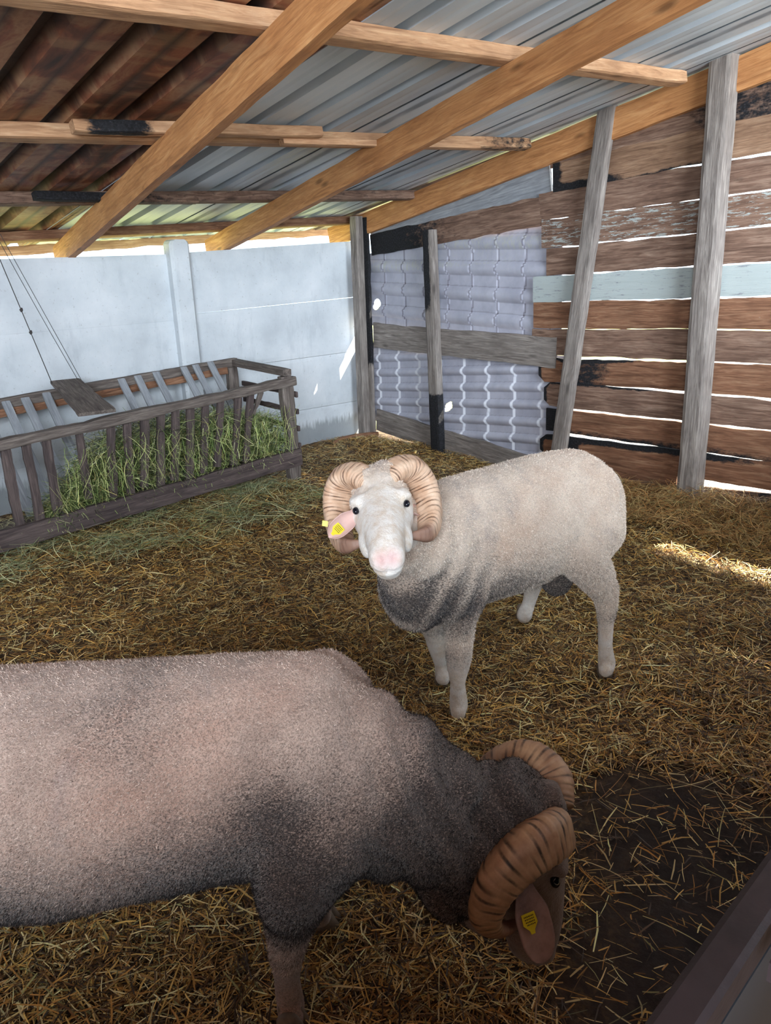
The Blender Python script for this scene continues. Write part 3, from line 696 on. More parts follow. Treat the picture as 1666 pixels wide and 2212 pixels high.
# ------------------------------------------------------------ rams
# fleece: mark R = dirt (plus painted shade on the near ram), G = short white face hair, B = bare pink skin
def fleece(name, base, base2, dirt_shade, faceC, pink, pit=1.0, warm=lin(188, 150, 124)):
    mt, nt, b = newmat(name); n = N(nt); v = n.coord('Object', (1, 1, 1)); col, rgb = n.attr('mark')
    c = n.ramp(n.noise(v, 7, 5, .6), [(.3, base2), (.6, base)])
    c = n.mix(n.math('MULTIPLY', n.ramp(n.noise(v, 3.2, 4, .6), [(.48, (0, 0, 0)), (.68, (1, 1, 1))]), .55), c, warm)
    c = n.mix(n.math('MULTIPLY', n.ramp(n.noise(n.coord('Object', (1.3, .8, 1)), 4.1, 4, .6, 1), [(.55, (0, 0, 0)), (.72, (1, 1, 1))]), .5), c, lin(128, 124, 128))
    vo = n.n('ShaderNodeTexVoronoi'); vo.inputs['Scale'].default_value = 150*pit; n.l(n.coord('Object', (1, 1, .55)), vo.inputs['Vector'])
    f = n.noise(v, 190*pit, 3, .7)
    pits = n.math('MULTIPLY', n.math('SUBTRACT', .62, f), 3.0)
    m1 = n.noise(v, 9, 4, .6, .5)
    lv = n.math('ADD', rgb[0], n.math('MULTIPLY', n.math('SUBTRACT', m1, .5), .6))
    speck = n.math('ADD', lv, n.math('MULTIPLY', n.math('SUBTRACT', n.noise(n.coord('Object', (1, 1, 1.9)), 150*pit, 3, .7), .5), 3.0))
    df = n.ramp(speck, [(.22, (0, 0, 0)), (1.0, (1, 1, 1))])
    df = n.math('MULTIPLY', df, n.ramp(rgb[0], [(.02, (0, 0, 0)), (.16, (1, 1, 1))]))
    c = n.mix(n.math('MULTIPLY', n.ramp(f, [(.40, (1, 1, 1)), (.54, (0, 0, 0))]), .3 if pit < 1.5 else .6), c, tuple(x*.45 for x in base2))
    c = n.mix(n.math('MULTIPLY', df, .9), c, dirt_shade)
    fc = n.mix(n.ramp(n.noise(v, 24, 5, .65), [(.42, (0, 0, 0)), (.64, (1, 1, 1))]), faceC, (faceC[0]*.80, faceC[1]*.70, faceC[2]*.60))
    c = n.mix(rgb[1], c, fc)
    c = n.mix(rgb[2], c, pink)
    n.l(c, b.inputs['Base Color']); b.inputs['Roughness'].default_value = .9; b.inputs['Specular IOR Level'].default_value = .15
    b.inputs['Sheen Weight'].default_value = .25; b.inputs['Sheen Roughness'].default_value = .5
    p = n.bump(f, .6, .006, b)
    p = n.bump(n.noise(v, 60, 4, .65), .5, .008, b, p)
    return mt
M['ram_far'] = fleece('pale_fleece', lin(222, 206, 190), lin(196, 178, 162), lin(46, 43, 46), lin(240, 235, 228), lin(226, 184, 182))
M['ram_near'] = fleece('beige_fleece', lin(186, 162, 148), lin(150, 128, 116), lin(38, 33, 34), lin(118, 102, 94), lin(130, 104, 100), 1.6, lin(168, 124, 104))  # grey-brown face colour has shadow and dirt mixed in
def hornmat(name, a, b2, dark):
    mt, nt, b = newmat(name); n = N(nt); col, rgb = n.attr('mark'); v = n.coord('Object', (1, 1, 1))
    c = n.ramp(n.noise(v, 30, 4, .6), [(.3, a), (.65, b2)])
    g = n.math('MULTIPLY', rgb[0], n.ramp(n.noise(v, 22, 4, .7), [(.34, (.35, .35, .35)), (.52, (1, 1, 1))]))
    c = n.mix(g, c, dark); c = n.mix(n.math('MULTIPLY', rgb[1], .8), c, lin(120, 84, 72))
    n.l(c, b.inputs['Base Color']); b.inputs['Roughness'].default_value = .55
    n.bump(n.noise(v, 120, 3, .6), .3, .002, b); return mt
M['horn_far'] = hornmat('pale_horn', lin(200, 160, 130), lin(222, 192, 166), lin(96, 66, 50))
M['horn_near'] = hornmat('tan_horn', lin(146, 108, 82), lin(178, 142, 110), lin(44, 32, 26))
M['ear_far'] = simple('pink_ear', lin(212, 178, 170), .8, 0, 0, 0, .06, 20)
M['ear_near'] = simple('mottled_ear', lin(150, 124, 120), .8, 0, 0, 0, .2, 26)

def loft(bm, rings, seg=24):
    """rings: (centre, side vector*halfwidth, up vector*halfheight)"""
    L = []
    for c, s, u in rings:
        L.append([bm.verts.new(c+s*math.cos(2*math.pi*k/seg)+u*math.sin(2*math.pi*k/seg)) for k in range(seg)])
    for a, b_ in zip(L, L[1:]):
        for k in range(seg): bm.faces.new((a[k], a[(k+1) % seg], b_[(k+1) % seg], b_[k]))
    bm.faces.new(L[0][::-1]); bm.faces.new(L[-1])
def ell(bm, c, r, mat3=None, sub=4):
    g = bmesh.ops.create_icosphere(bm, subdivisions=sub, radius=1.0)
    for v in g['verts']:
        p = Vector((v.co.x*r[0], v.co.y*r[1], v.co.z*r[2]))
        v.co = V(c)+((mat3 @ p) if mat3 else p)
def limb(bm, pts, rad, seg=16):
    # densify with a smooth curve, cap with balls
    P_ = [V(p) for p in pts]; n_ = len(P_); out = []; rr = []
    for i in range(n_-1):
        p0 = P_[max(i-1, 0)]; p1 = P_[i]; p2 = P_[i+1]; p3 = P_[min(i+2, n_-1)]
        for k in range(6):
            t = k/6; out.append(.5*((2*p1)+(p2-p0)*t+(2*p0-5*p1+4*p2-p3)*t*t+(3*p1-p0-3*p2+p3)*t**3)); rr.append(rad[i]*(1-t)+rad[i+1]*t)
    out.append(P_[-1]); rr.append(rad[-1])
    vs, fs = tube(out, rr, seg); bv = [bm.verts.new(v) for v in vs]
    for f in fs: bm.faces.new([bv[i] for i in f])
    ell(bm, out[0], (rr[0],)*3, sub=3); ell(bm, out[-1], (rr[-1],)*3, sub=3)
HEAD = [(-.085, .050, .015, -.085), (-.06, .072, .040, -.105), (-.03, .083, .058, -.118), (.02, .086, .064, -.122), (.06, .084, .058, -.122), (.10, .074, .050, -.115), (.15, .062, .045, -.098), (.20, .052, .040, -.082),
        (.245, .046, .034, -.072), (.285, .046, .024, -.070), (.31, .043, .010, -.066), (.328, .033, -.004, -.058), (.338, .018, -.018, -.046)]
def head_geo(bm, Mh, sc=1.0, wool=1.0):
    rings = []
    for y, w, t, b_ in HEAD:
        c = Mh @ (Vector((0, y, (t+b_)/2))*sc); rings.append((c, Mh.to_3x3() @ Vector((w*sc, 0, 0)), Mh.to_3x3() @ Vector((0, 0, (t-b_)/2*sc))))
    loft(bm, rings, 28)
    r3 = Mh.to_3x3()
    for s in (-1, 1):
        ell(bm, Mh @ (Vector((s*.060, .062, .022))*sc), (.026*sc, .034*sc, .022*sc), r3, 3)        # brow
        ell(bm, Mh @ (Vector((s*.050, .15, -.05))*sc), (.022*sc, .07*sc, .036*sc), r3, 3)         # cheek
        ell(bm, Mh @ (Vector((s*.022, .300, -.012))*sc), (.022*sc, .028*sc, .024*sc), r3, 3)      # nostril wing
    ell(bm, Mh @ (Vector((0, .285, -.062))*sc), (.034*sc, .038*sc, .020*sc), r3, 3)               # chin
    ell(bm, Mh @ (Vector((0, -.02, .05-.03*(1-wool)))*sc), (.062*sc, .055*sc, .034*sc*wool), r3, 3)                 # poll wool
def fibres(co, no, mk, fib, body):
    base, alt, dirt_shade, L, w, copies, flow = fib; rs = np.random.RandomState(11)
    ok = (mk[:, 1] < .25) & (mk[:, 2] < .2) & (co[:, 2] > .20); co = np.repeat(co[ok], copies, 0); no = np.repeat(no[ok], copies, 0); dk = np.repeat(mk[ok, 0], copies); n_ = len(co)
    r1 = rs.normal(0, 1, (n_, 3)); r1 -= no*(r1*no).sum(1)[:, None]; r1 /= np.linalg.norm(r1, axis=1)[:, None]+1e-9
    p = co+r1*rs.uniform(0, .005, (n_, 1)); fl = np.array(flow); d = no*.55+fl*.6+rs.normal(0, .35, (n_, 3)); d /= np.linalg.norm(d, axis=1)[:, None]
    s = np.cross(d, rs.normal(0, 1, (n_, 3))); s /= np.linalg.norm(s, axis=1)[:, None]+1e-9
    ln = (L*rs.uniform(.6, 1.3, n_))[:, None]; a = p-no*.001
    V_ = np.stack([a-s*w/2, a+s*w/2, a+d*ln], 1).reshape(-1, 3).astype(np.float32)
    me = bpy.data.meshes.new('fleece_fibres'); me.vertices.add(3*n_); me.vertices.foreach_set('co', V_.ravel())
    me.loops.add(3*n_); me.loops.foreach_set('vertex_index', np.arange(3*n_, dtype=np.int32)); me.polygons.add(n_)
    me.polygons.foreach_set('loop_start', np.arange(n_, dtype=np.int32)*3); me.update(calc_edges=True)
    t = rs.uniform(0, 1, (n_, 1)); c = np.array(base)*(1-t)+np.array(alt)*t; dd = np.clip(dk*1.1+rs.normal(0, .22, n_)-.08, 0, 1)[:, None]
    dd = dd*dd*(3-2*dd); c = c*(1-dd)+np.array(dirt_shade)*dd; cc = np.ones((n_, 3, 4), np.float32); cc[:, :, :3] = c[:, None]
    ca = me.color_attributes.new('mark', 'FLOAT_COLOR', 'POINT'); ca.data.foreach_set('color', cc.ravel()); me.materials.append(M['fibre'])
    o = bpy.data.objects.new('fleece_fibres', me); link(o, body); o['kind'] = 'stuff'
M['fibre'] = strawmat('wool_fibre', .95)
def finish_body(name, bm, voxel, smooth_it, mat, post, parent, fib=None):
    me = bpy.data.meshes.new(name+'_src'); bmesh.ops.recalc_face_normals(bm, faces=bm.faces); bm.to_mesh(me); bm.free()
    o = bpy.data.objects.new(name+'_src', me); COL.objects.link(o)
    r = o.modifiers.new('r', 'REMESH'); r.mode = 'VOXEL'; r.voxel_size = voxel
    s = o.modifiers.new('s', 'SMOOTH'); s.factor = .5; s.iterations = smooth_it
    dg = bpy.context.evaluated_depsgraph_get(); dg.update(); ev = o.evaluated_get(dg)
    m2 = bpy.data.meshes.new_from_object(ev); m2.name = name
    COL.objects.unlink(o); bpy.data.objects.remove(o)
    n_ = len(m2.vertices); co = np.empty(n_*3, np.float32); m2.vertices.foreach_get('co', co); co = co.reshape(-1, 3)
    no = np.empty(n_*3, np.float32); m2.vertices.foreach_get('normal', no); no = no.reshape(-1, 3)
    co2, mk = post(co.astype(float), no.astype(float))
    ca = m2.color_attributes.new('mark', 'FLOAT_COLOR', 'POINT'); arr = np.ones((n_, 4), np.float32); arr[:, :3] = mk; ca.data.foreach_set('color', arr.ravel())
    ob = bpy.data.objects.new(name, m2); COL.objects.link(ob)
    ml = parent.matrix_world.inverted(); cl = np.array([list(ml @ V(c)) for c in co2]) if False else (co2-np.array(parent.location))
    m2.vertices.foreach_set('co', cl.astype(np.float32).ravel()); m2.update()
    m2.materials.clear(); m2.materials.append(mat); m2.polygons.foreach_set('use_smooth', [True]*len(m2.polygons)); ob.parent = parent
    print(name, n_)
    if fib: fibres(cl, no, mk, fib, ob)
    return ob
def nz(co, s, seed=0.0):
    c = co*s+seed
    return (np.sin(c[:, 0]*1.7+np.sin(c[:, 1]*2.3)*1.4)+np.sin(c[:, 1]*2.1+np.sin(c[:, 2]*1.9+1)*1.5)+np.sin(c[:, 2]*2.6+np.sin(c[:, 0]*1.6+2)*1.3))/3
def gs(d2, r): return np.exp(-d2/(r*r))
def head_post(co, no, Mh, sc, co2):
    Mi = np.array(Mh.inverted()); hl = (np.c_[co, np.ones(len(co))] @ Mi.T)[:, :3]/sc
    n3 = no @ np.array(Mh.to_3x3())      # local normals
    X_, Y_, Z_ = hl.T; near = (np.abs(X_) < .12) & (Y_ > -.1) & (Y_ < .36) & (Z_ < .1) & (Z_ > -.16)
    push = np.zeros(len(co))
    ax = np.abs(X_)
    push -= .010*gs((ax-.078)**2+(Y_-.092)**2+(Z_-.012)**2, .017)*near            # eye socket
    push -= .014*gs(((ax-.019)*1.0)**2+((Y_-.325)*.8)**2+(Z_+.006)**2, .0075)*near  # nostril
    push -= .005*gs(((Z_+.040)*1.0)**2, .0042)*(Y_ > .235)*near                      # mouth
    push -= .004*gs(X_**2, .004)*(Y_ > .318)*(Z_ > -.04)*near                         # philtrum
    push += .004*nz(co, 60)*near*(Y_ < .07)*(Z_ > -.02)                               # poll curls
    co2 += no*push[:, None]*sc
    return hl, near
HORN = [(.022, -.010, .034), (.058, -.045, .048), (.098, -.065, .036), (.125, -.060, -.006), (.133, -.025, -.050), (.128, .035, -.080), (.112, .090, -.084), (.088, .125, -.070), (.056, .135, -.060)]
HR = [.038, .041, .042, .041, .038, .033, .026, .016, .005]
def catmull(P_, k=12):
    out = []; n_ = len(P_)
    for i in range(n_-1):
        p0 = P_[max(i-1, 0)]; p1 = P_[i]; p2 = P_[i+1]; p3 = P_[min(i+2, n_-1)]
        for j in range(k):
            t = j/k; out.append(.5*((2*p1)+(p2-p0)*t+(2*p0-5*p1+4*p2-p3)*t*t+(3*p1-p0-3*p2+p3)*t**3))
    out.append(P_[-1]); return out
def horn(Mh, sc, side, mat, parent, path=HORN, rad=HR, nr=34):
    pts = catmull([Vector((x*side, y, z)) for x, y, z in path], 26); n_ = len(pts); K = 24; vs = []; fs = []; mk = []
    cen = Vector((side*.075, .03, -.01)); prev = None
    for i, p in enumerate(pts):
        d = (pts[min(i+1, n_-1)]-pts[max(i-1, 0)]).normalized(); u = i/(n_-1); q = u*(len(rad)-1); j = min(int(q), len(rad)-2); r = rad[j]*(1-(q-j))+rad[j+1]*(q-j)
        out = (p-cen); out = (out-d*out.dot(d)).normalized(); s = d.cross(out)
        pq = u**.8*nr; ph = pq % 1.0; rdg = (1-2*ph**1.6)*(.55+.45*math.sin(int(pq)*2.4+1))
        fade = 1-max(0, (u-.72)/.28)
        rr = r*(1+.035*rdg*fade)
        for k in range(K):
            an = 2*math.pi*k/K; ca, sa = math.cos(an), math.sin(an)
            # rounded triangle: flat towards the inside, keel on the outer edge
            e = 1+.13*math.cos(3*an)
            vs.append(Mh @ ((p+(out*ca*.92+s*sa*1.08)*rr*e)*sc)); 
            gro = max(0, min(1, (ph-.62)/.12))*fade*(.5+.5*math.sin(an*2+int(pq)*1.7))
            mk.append((gro, 1.0 if u > .80 else max(0, (u-.7)*10), 0))
    for i in range(n_-1):
        for k in range(K): fs.append((i*K+k, i*K+(k+1) % K, (i+1)*K+(k+1) % K, (i+1)*K+k))
    fs.append(tuple(range(K))[::-1]); fs.append(tuple((n_-1)*K+k for k in range(K)))
    loc = V(parent.location); o = meshobj('horn', [v-loc for v in vs], fs, mat, parent, mk, True); fix_normals(o); return o
def ear(Mh, sc, root, tip, facing, width, mat, parent, cup=.5, curl=.0, tag_at=None, tagside=1, tagmirror=1):
    """leaf shaped cupped ear, all in head space"""
    root, tip, facing = Vector(root), Vector(tip), Vector(facing); ax = (tip-root); L = ax.length; ax.normalize()
    f = (facing-ax*facing.dot(ax)).normalized(); s = ax.cross(f); nu, nv = 20, 14; vs = []; fs = []
    def pt(u, v, off):
        w = width*(.55+.45*sm(0, .4, u))*math.sqrt(max(.004, 1-max(0, (u-.55)/.45)**2.4))
        a = (v-.5)*2; ang = a*cup*1.3
        sx = math.sin(ang)/max(cup*1.3, .01)*w/2; dz = (1-math.cos(ang))*w*.55
        c = root+ax*(u*L)+s*sx+f*dz + f*(curl*u*u*L)
        return c - f*off*(1-.6*abs(a))
    for off in (0, .006):
        for i in range(nu+1):
            for j in range(nv+1): vs.append(Mh @ (pt(i/nu, j/nv, off)*sc))
    K = (nu+1)*(nv+1)
    for i in range(nu):
        for j in range(nv):
            a = i*(nv+1)+j; fs += [(a, a+1, a+nv+2, a+nv+1), (K+a, K+a+nv+1, K+a+nv+2, K+a+1)]
        a = i*(nv+1); fs.append((a, a+nv+1, K+a+nv+1, K+a)); a += nv; fs.append((a, K+a, K+a+nv+1, a+nv+1))
    for j in range(nv):
        fs.append((j, K+j, K+j+1, j+1)); a = nu*(nv+1)+j; fs.append((a, a+1, K+a+1, K+a))
    loc = V(parent.location); o = meshobj('ear', [v-loc for v in vs], fs, mat, parent, None, True); fix_normals(o)
    if tag_at is not None:
        u, v = tag_at; c0 = pt(u, v, -.004 if tagside > 0 else .012)
        f2 = f*tagside
        # pentagon tag with a rounded nose and a hole stud
        prof = [(-.020, -.018), (.020, -.018), (.022, .010), (.008, .026), (.006, .036), (-.006, .036), (-.008, .026), (-.022, .010)]
        tv = []
        for dz in (0, .0022):
            for a_, b_ in prof: tv.append(Mh @ ((c0+s*a_*tagmirror*.66+ax*b_*.66+f2*dz)*sc)-loc)
        n_ = len(prof); tf = [tuple(range(n_)), tuple(range(2*n_-1, n_-1, -1))]+[(i, (i+1) % n_, n_+(i+1) % n_, n_+i) for i in range(n_)]
        to = meshobj('ear_tag', tv, tf, M['tag'], o); to['label'] = 'yellow ear tag'; fix_normals(to)
        lv = []; lf = []
        rs_ = random.Random(4)
        for r_ in range(4):
            yy = -.012+r_*.007; xx = -.014
            while xx < .013:
                w_ = rs_.uniform(.002, .004); b0 = len(lv)
                for (dx, dy) in ((0, 0), (w_, 0), (w_, .0032), (0, .0032)):
                    lv.append(Mh @ ((c0+s*(xx+dx)*tagmirror*.66+ax*(yy+dy)*.66+f2*.0030)*sc)-loc)
                lf.append((b0, b0+1, b0+2, b0+3)); xx += w_+rs_.uniform(.0012, .002)
        lo = meshobj('tag_print', lv, lf, M['ink'], o)
    return o
def eye(Mh, sc, c, r, parent):
    bm = bmesh.new(); bmesh.ops.create_uvsphere(bm, u_segments=20, v_segments=14, radius=r*sc)
    r3 = Mh.to_3x3()
    for v in bm.verts: v.co = r3 @ Vector((v.co.x*.8, v.co.y*1.15, v.co.z*.82))
    me = bpy.data.meshes.new('eye'); bm.to_mesh(me); bm.free()
    me.materials.append(M['eye']); me.polygons.foreach_set('use_smooth', [True]*len(me.polygons)); o = bpy.data.objects.new('eye', me); link(o, parent)
    o.location = (Mh @ (Vector(c)*sc))-V(parent.location); return o
def hoof(p, fwd, r, parent, h=.045):
    bm = bmesh.new(); fwd = Vector((fwd[0], fwd[1], 0)).normalized(); sd = Vector((-fwd.y, fwd.x, 0)); p = V(p)
    for s in (-1, 1):
        base = p+sd*s*r*.42; rings = []
        for k, (z, a, b_, f_) in enumerate([(-.004, 1.05, .46, .20), (.012, 1.0, .46, .12), (.028, .86, .44, .0), (h, .70, .40, -.12), (h+.008, .5, .3, -.12)]):
            rings.append((Vector((base.x, base.y, z+p.z))+fwd*r*f_, sd*r*b_, fwd*r*a))
        loft(bm, rings, 14)
    bmesh.ops.recalc_face_normals(bm, faces=bm.faces)
    for v in bm.verts: v.co -= V(parent.location)
    me = bpy.data.meshes.new('hoof'); bm.to_mesh(me); bm.free(); me.materials.append(M['hoof']); me.polygons.foreach_set('use_smooth', [True]*len(me.polygons))
    o = bpy.data.objects.new('hoof', me); link(o, parent); return o
def headframe(poll, nose, lat):
    d = (V(nose)-V(poll)).normalized(); lat = V(lat); lat = (lat-d*lat.dot(d)).normalized(); up = lat.cross(d)
    m_ = Matrix.Identity(4)
    for i in range(3): m_[i][0] = lat[i]; m_[i][1] = d[i]; m_[i][2] = up[i]; m_[i][3] = V(poll)[i]
    return m_
CR, CU, CF = V(R[:, 0]), V(-R[:, 1]), V(R[:, 2])
UP = Vector((0, 0, 1))

# ---------- ram standing by the leaning post, facing the camera
def ram_far():
    root = empty('ram', (1.95, 1.45, 0)); tag(root, 'white-faced ram with curled horns standing and facing the camera, seen whole', 'ram')
    bm = bmesh.new()
    side = Vector((.14, 1, 0)).normalized()
    tr = [(1.47, 1.505, .585, .085, .12), (1.54, 1.50, .585, .135, .19), (1.63, 1.49, .585, .160, .220), (1.76, 1.475, .585, .175, .224), (1.90, 1.455, .583, .195, .226), (2.03, 1.435, .590, .200, .224),
          (2.15, 1.415, .603, .188, .212), (2.26, 1.40, .615, .165, .190), (2.34, 1.39, .615, .130, .150), (2.39, 1.385, .60, .080, .095), (2.41, 1.382, .59, .03, .04)]
    loft(bm, [(Vector((x, y, z)), side*w, Vector((0, 0, h))) for x, y, z, w, h in tr], 32)
    Mh = headframe(P(822, 1072, 2.05), P(834, 1192, 1.78), -CR*.98-CU*.15)
    head_geo(bm, Mh, 1.0)
    # neck and chest
    nb = Mh @ Vector((0, -.01, -.080))
    limb(bm, [(1.66, 1.49, .63), (1.57, 1.475, .64), (1.48, 1.455, .68), nb], [.165, .150, .125, .078], 24)
    ell(bm, (1.53, 1.495, .51), (.125, .135, .165)); ell(bm, (1.60, 1.40, .56), (.11, .075, .18)); ell(bm, (1.64, 1.57, .56), (.11, .08, .18))
    # legs
    limb(bm, [(1.66, 1.42, .56), ony(1006, 1275, 1.40), ony(996, 1340, 1.40), ony(991, 1425, 1.41), ony(989, 1475, 1.41), ony(991, 1520, 1.41), onz(990, 1540, .035)], [.09, .074, .046, .042, .025, .032, .025])
    limb(bm, [(1.70, 1.56, .54), ony(925, 1300, 1.57), ony(934, 1345, 1.585), ony(948, 1400, 1.60), ony(953, 1435, 1.60), ony(957, 1458, 1.60), onz(957, 1466, .035)], [.085, .066, .042, .038, .024, .031, .025])
    ell(bm, (2.21, 1.30, .58), (.15, .095, .20)); ell(bm, (2.24, 1.48, .58), (.15, .095, .20))
    limb(bm, [(2.18, 1.30, .56), ony(1255, 1190, 1.27), ony(1288, 1245, 1.23), ony(1309, 1290, 1.215), ony(1309, 1345, 1.205), ony(1308, 1395, 1.20), ony(1311, 1432, 1.20), onz(1309, 1448, .035)], [.13, .100, .066, .044, .028, .025, .033, .026])
    ell(bm, ony(1322, 1282, 1.22), (.022, .022, .034))
    limb(bm, [(2.20, 1.48, .54), (2.20, 1.53, .43), ony(1160, 1235, 1.56), ony(1150, 1275, 1.575), ony(1142, 1305, 1.585), ony(1134, 1326, 1.59), onz(1132, 1333, .035)], [.12, .085, .046, .031, .026, .032, .026])
    sc_c = V(ony(1203, 1243, 1.40)); ell(bm, sc_c, (.060, .060, .078)); ell(bm, sc_c+Vector((.0, .01, .07)), (.04, .045, .06))
    limb(bm, [ony(1085, 1255, 1.43), ony(1091, 1274, 1.42)], [.03, .014], 12)
    ell(bm, (2.415, 1.385, .55), (.028, .03, .07))
    def postf(co, no):
        co2 = co.copy()
        hl, near = head_post(co, no, Mh, 1.0, co2)
        X_, Y_, Z_ = co.T
        inhead = near & (hl[:, 1] > -.02) & (hl[:, 0]**2/.0095+((hl[:, 2]+.03)/.12)**2 < 1.5)
        # wool folds on neck/shoulder
        f = np.clip((1.78-X_)/.25, 0, 1)*(~inhead)*(Z_ > .3)
        ph = (X_-.35*(Z_-.6))*62+np.sin(Z_*17)*.9+np.sin(Y_*21)*.8
        co2 += no*(f*.0065*np.sin(ph)+.0025*nz(co, 34)*(Z_ > .33)*(~inhead)+.0012*nz(co, 120)*(~inhead))[:, None]
        wv = .05*nz(co, 9, 3.0)
        dirt_shade = .60*np.clip((.66-Z_+wv)/.22, 0, 1)*np.clip((2.15-X_)/.40, 0, 1)
        dirt_shade += .38*np.clip((1.72-X_)/.15, 0, 1)*np.clip((.74-Z_+wv)/.22, 0, 1)*(~inhead)
        dirt_shade += .45*gs((X_-2.33)**2+(Y_-1.30)**2*.6+(Z_-.70)**2*.35, .06)
        dirt_shade += .38*gs((X_-1.95)**2+(Y_-1.50)**2+(Z_-.80)**2, .07)
        dirt_shade += .15*np.clip((.56-Z_)/.15, 0, 1)+.03; dirt_shade *= 1-.38*f*np.clip(np.sin(ph+1.2), 0, 1)
        lg = 1-np.clip((Z_-.30)/.12, 0, 1); legd = .14+.30*gs((Z_-.24)**2, .03)+.30*np.clip(nz(co, 22), 0, 1)
        dirt_shade = dirt_shade*(1-lg)+legd*lg
        dirt_shade += 1.2*gs(((co-np.array(sc_c))**2).sum(1), .11)*(Z_ < .42)*(Y_ > 1.3)*(X_ > 2.0)*(np.abs(Y_-sc_c.y) < .09)
        face = inhead*np.clip((hl[:, 1]+.02)/.07, 0, 1)
        dirt_shade = np.where(face > .3, .0, dirt_shade)
        face = face*np.clip(.55+(hl[:, 1]-.02)*6, 0, 1)
        face = np.maximum(face, .65*(1-np.clip((Z_-.16)/.10, 0, 1)))
        pink = .85*gs(((np.abs(hl[:, 0])-.012)**2+(hl[:, 1]-.325)**2+(hl[:, 2]+.008)**2), .022)*near
        return co2, np.stack([np.clip(dirt_shade, 0, 1), face, pink], 1)
    finish_body('body', bm, .0062, 7, M['ram_far'], postf, root, (lin(252, 242, 230), lin(214, 192, 172), lin(52, 49, 52), .0065, .0022, 3, (.35, 0, -.9)))
    for s in (-1, 1):
        horn(Mh, 1.0, s, M['horn_far'], root); eye(Mh, 1.0, (s*.0680, .092, .013), .0115, root)
    ear(Mh, 1.0, (.072, .060, -.012), (.152, .120, -.042), (.1, .9, .4), .064, M['ear_far'], root, .85, .12, (.66, .5), 1)
    ear(Mh, 1.0, (-.070, .050, -.030), (-.100, -.030, -.085), (-.3, .5, .6), .045, M['ear_far'], root, .8)
    fw = Vector((-1, .1, 0)); hf = Vector((-.8, -.5, 0))
    q = [V(P(px, py, 1.93))-V(root.location) for px, py in ((697, 1124), (709, 1126), (708, 1138), (696, 1136))]
    eo = [o_ for o_ in root.children if o_.name.startswith('ear')][0]
    qq = q+[v-V(CF)*.002 for v in q]
    meshobj('ear_tag_back', qq, [(0, 1, 2, 3), (7, 6, 5, 4), (0, 4, 5, 1), (1, 5, 6, 2), (2, 6, 7, 3), (3, 7, 4, 0)], M['tag'], eo)
    for p in (onz(990, 1546, .0), onz(957, 1470, .0), onz(1307, 1455, .0), onz(1130, 1338, .0)): hoof(p+np.array([0, 0, .006]), hf, .033, root, .05)
    return root
ram_far()

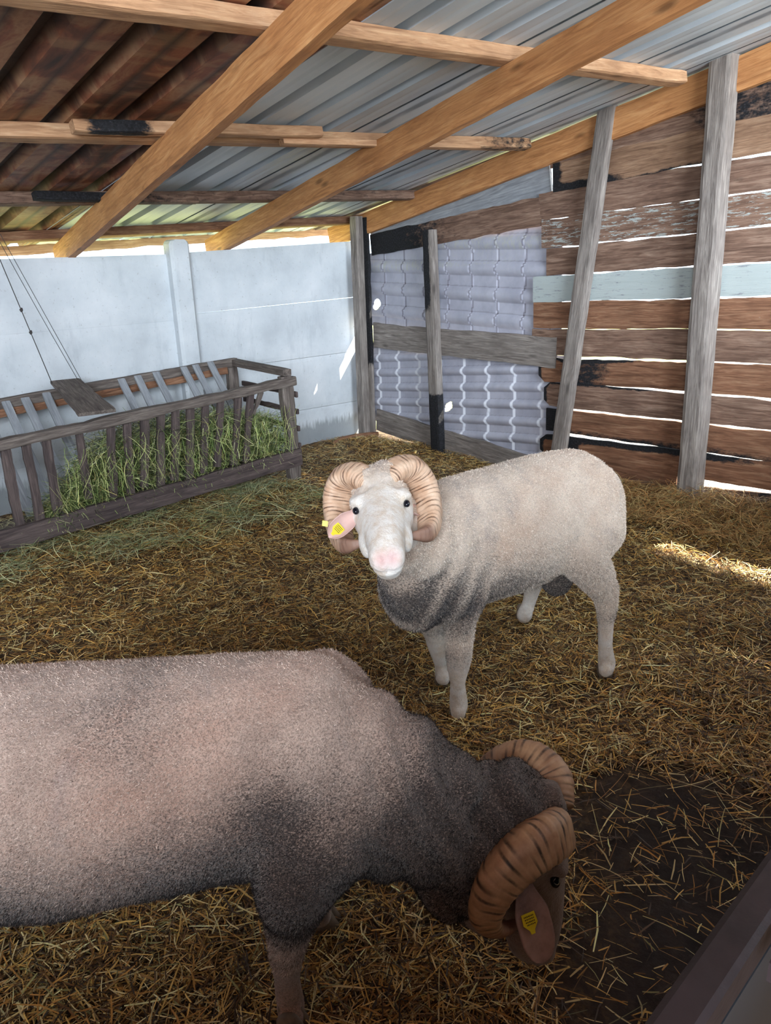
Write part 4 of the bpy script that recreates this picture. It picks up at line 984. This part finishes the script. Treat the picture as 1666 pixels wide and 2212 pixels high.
# ---------- ram grazing in the foreground
def ram_near():
    root = empty('ram', (.55, 1.05, 0)); tag(root, 'dark-chested ram in the foreground with its horned head lowered to the straw', 'ram')
    bm = bmesh.new()
    ax = Vector((.755, -.656, 0)).normalized(); sd = Vector((-ax.y, ax.x, 0)) ; nr = -sd   # nr points to the camera side
    if nr.dot(Vector((-.6, -.7, 0))) < 0: nr = -nr
    Wt = Vector((.690, .945, 0))                    # under the withers
    def at(s, l, z): return Wt+ax*s+nr*l+Vector((0, 0, z))
    tr = [(.15, .49, .06, .10), (.11, .515, .11, .155), (.05, .555, .15, .195), (-.04, .585, .172, .205), (-.18, .580, .195, .205), (-.32, .57, .215, .208), (-.46, .555, .225, .222), (-.60, .555, .220, .225),
          (-.74, .57, .205, .21), (-.86, .59, .17, .17), (-.93, .59, .11, .12), (-.96, .58, .04, .05)]
    loft(bm, [(at(s, 0, z), nr*w, Vector((0, 0, h))) for s, z, w, h in tr], 32)
    poll = V(P(1158, 1765, 1.43)); nose = V(P(1183, 2030, 1.51))
    up0 = ax*.8+Vector((0, 0, .1)); dd_ = (nose-poll).normalized(); lat = dd_.cross(up0)
    Mh = headframe(poll, nose, lat); print('near head', (nose-poll).length, poll, nose)
    head_geo(bm, Mh, 1.0, .5)
    nb = Mh @ Vector((0, -.040, -.055))
    limb(bm, [at(-.02, 0, .58), at(.10, 0, .515), at(.20, 0, .455), at(.28, .01, .415), nb], [.18, .162, .136, .112, .082], 28)
    r3_ = Mh.to_3x3(); ell(bm, Mh @ Vector((0, .045, -.155)), (.070, .115, .090), r3_); ell(bm, P(985, 1870, 1.47), (.095, .095, .10)); ell(bm, Mh @ Vector((0, .14, -.115)), (.050, .12, .068), r3_); ell(bm, Mh @ Vector((0, .27, -.045)), (.044, .055, .040), r3_)
    # withers, shoulders
    ell(bm, at(-.03, 0, .735), (.10, .07, .055)); ell(bm, at(.0, .075, .55), (.15, .09, .21)); ell(bm, at(.0, -.075, .55), (.15, .09, .21))
    ell(bm, at(.10, .0, .47), (.09, .10, .11))
    # legs
    ft = V(onz(632, 2232, 0)); 
    kn = V(P(628, 2040, 1.335)); 
    limb(bm, [at(-.0, .11, .52), V(P(640, 1900, 1.27)), V(P(632, 1965, 1.31)), V(P(622, 2035, 1.37)), V(P(620, 2110, 1.44)), V(P(628, 2170, 1.50)), ft+Vector((0, 0, .035))], [.11, .078, .052, .036, .026, .029, .026])
    ff = V(onz(702, 2002, 0))
    limb(bm, [at(.02, -.10, .52), at(.02, -.105, .40), V(P(688, 1925, 1.60)), V(P(690, 1960, 1.635)), ff+Vector((-.01, 0, .04))], [.10, .065, .036, .028, .026])
    for l in (.11, -.11):
        ell(bm, at(-.80, l, .55), (.15, .12, .20))
        limb(bm, [at(-.80, l, .48), at(-.78, l, .36), at(-.86, l, .27), at(-.84, l, .14), at(-.82, l, .06), at(-.81, l, .035)], [.12, .08, .04, .027, .03, .026])
    def postf(co, no):
        co2 = co.copy(); hl, near = head_post(co, no, Mh, 1.0, co2)
        A = np.array(ax); s = (co-np.array(Wt)) @ A; Z_ = co[:, 2]; l = (co-np.array(Wt)) @ np.array(nr)
        inhead = near & (hl[:, 1] > .0) & (hl[:, 0]**2/.0095+((hl[:, 2]+.03)/.12)**2 < 1.5)
        f = np.clip((s-.02)/.14, 0, 1)*(~inhead)*(Z_ > .2)*(1-np.clip((s-.42)/.1, 0, 1))
        ph = (s+.45*(Z_-.6))*95+np.sin(Z_*25)*1.2+np.sin(l*28)*.9
        co2 += no*(f*.0062*np.sin(ph)+.0022*nz(co, 30)*(~inhead)*(Z_ > .3)+.0010*nz(co, 140)*(~inhead))[:, None]
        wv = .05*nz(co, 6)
        zb = .50+.16*np.clip((s+.38)/.35, 0, 1); dirt_shade = .92*np.clip((zb+.10-Z_+wv)/.20, 0, 1)  # belly, lower flank and neck: dirt with shade painted in
        dirt_shade += .30*np.clip((s-.1)/.25, 0, 1)+.08
        dirt_shade += .35*gs((s+.30)**2+(Z_-.76)**2*1.2, .075)+.45*gs((s+.06)**2+(Z_-.62)**2, .07)*(l > 0)
        lg = (1-np.clip((Z_-.27)/.10, 0, 1))*(s < .16); dirt_shade = dirt_shade*(1-lg)+(.22+.3*np.clip(nz(co, 22), 0, 1))*lg
        far = (l < -.03) & (Z_ < .33); dirt_shade = np.where(far, .05, dirt_shade)
        face = inhead*np.clip(hl[:, 1]/.06, 0, 1)
        dirt_shade = np.where(inhead, .25, dirt_shade)
        bald = .8*gs((hl[:, 0]+.0)**2*.6+(hl[:, 1]+.055)**2+(hl[:, 2]-.045)**2, .03)
        pink = np.maximum(.7*gs(((np.abs(hl[:, 0])-.012)**2+(hl[:, 1]-.325)**2+(hl[:, 2]+.008)**2), .03)*near, bald*near*.0)
        return co2, np.stack([np.clip(dirt_shade, 0, 1), np.clip(face*.9+bald*near, 0, 1), pink], 1)
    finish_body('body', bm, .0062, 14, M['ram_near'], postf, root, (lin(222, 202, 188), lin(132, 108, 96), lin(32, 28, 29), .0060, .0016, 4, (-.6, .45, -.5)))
    # which head side faces the camera
    ns = 1 if (Mh.to_3x3() @ Vector((1, 0, 0))).dot(nr) > 0 else -1
    P1 = [(.030, .010, .010), (.068, -.022, .018), (.105, -.040, -.010), (.128, -.032, -.055), (.138, .008, -.105), (.134, .068, -.130), (.120, .120, -.120), (.104, .148, -.090), (.088, .150, -.060)]
    for s in (-1, 1):
        horn(Mh, 1.0, s, M['horn_near'], root, P1 if s == ns else [(x*1.08, y, z+.035) for x, y, z in P1], [.036, .040, .041, .039, .036, .030, .021, .013, .005]); eye(Mh, 1.0, (s*.0680, .092, .013), .0115, root)
    ear(Mh, 1.0, (ns*.082, .075, -.050), (ns*.145, .200, -.030), (ns*1, -.3, .3), .070, M['ear_near'], root, .35, -.08, (.42, .62), 1, 1)
    ear(Mh, 1.0, (-ns*.080, .070, -.050), (-ns*.110, .19, -.02), (-ns*1, .1, .1), .06, M['ear_near'], root, .35)
    for p in (ft, ff, at(-.80, .11, 0), at(-.80, -.11, 0)): hoof(p+Vector((0, 0, .006)), ax, .033, root, .05)
    return root
ram_near()
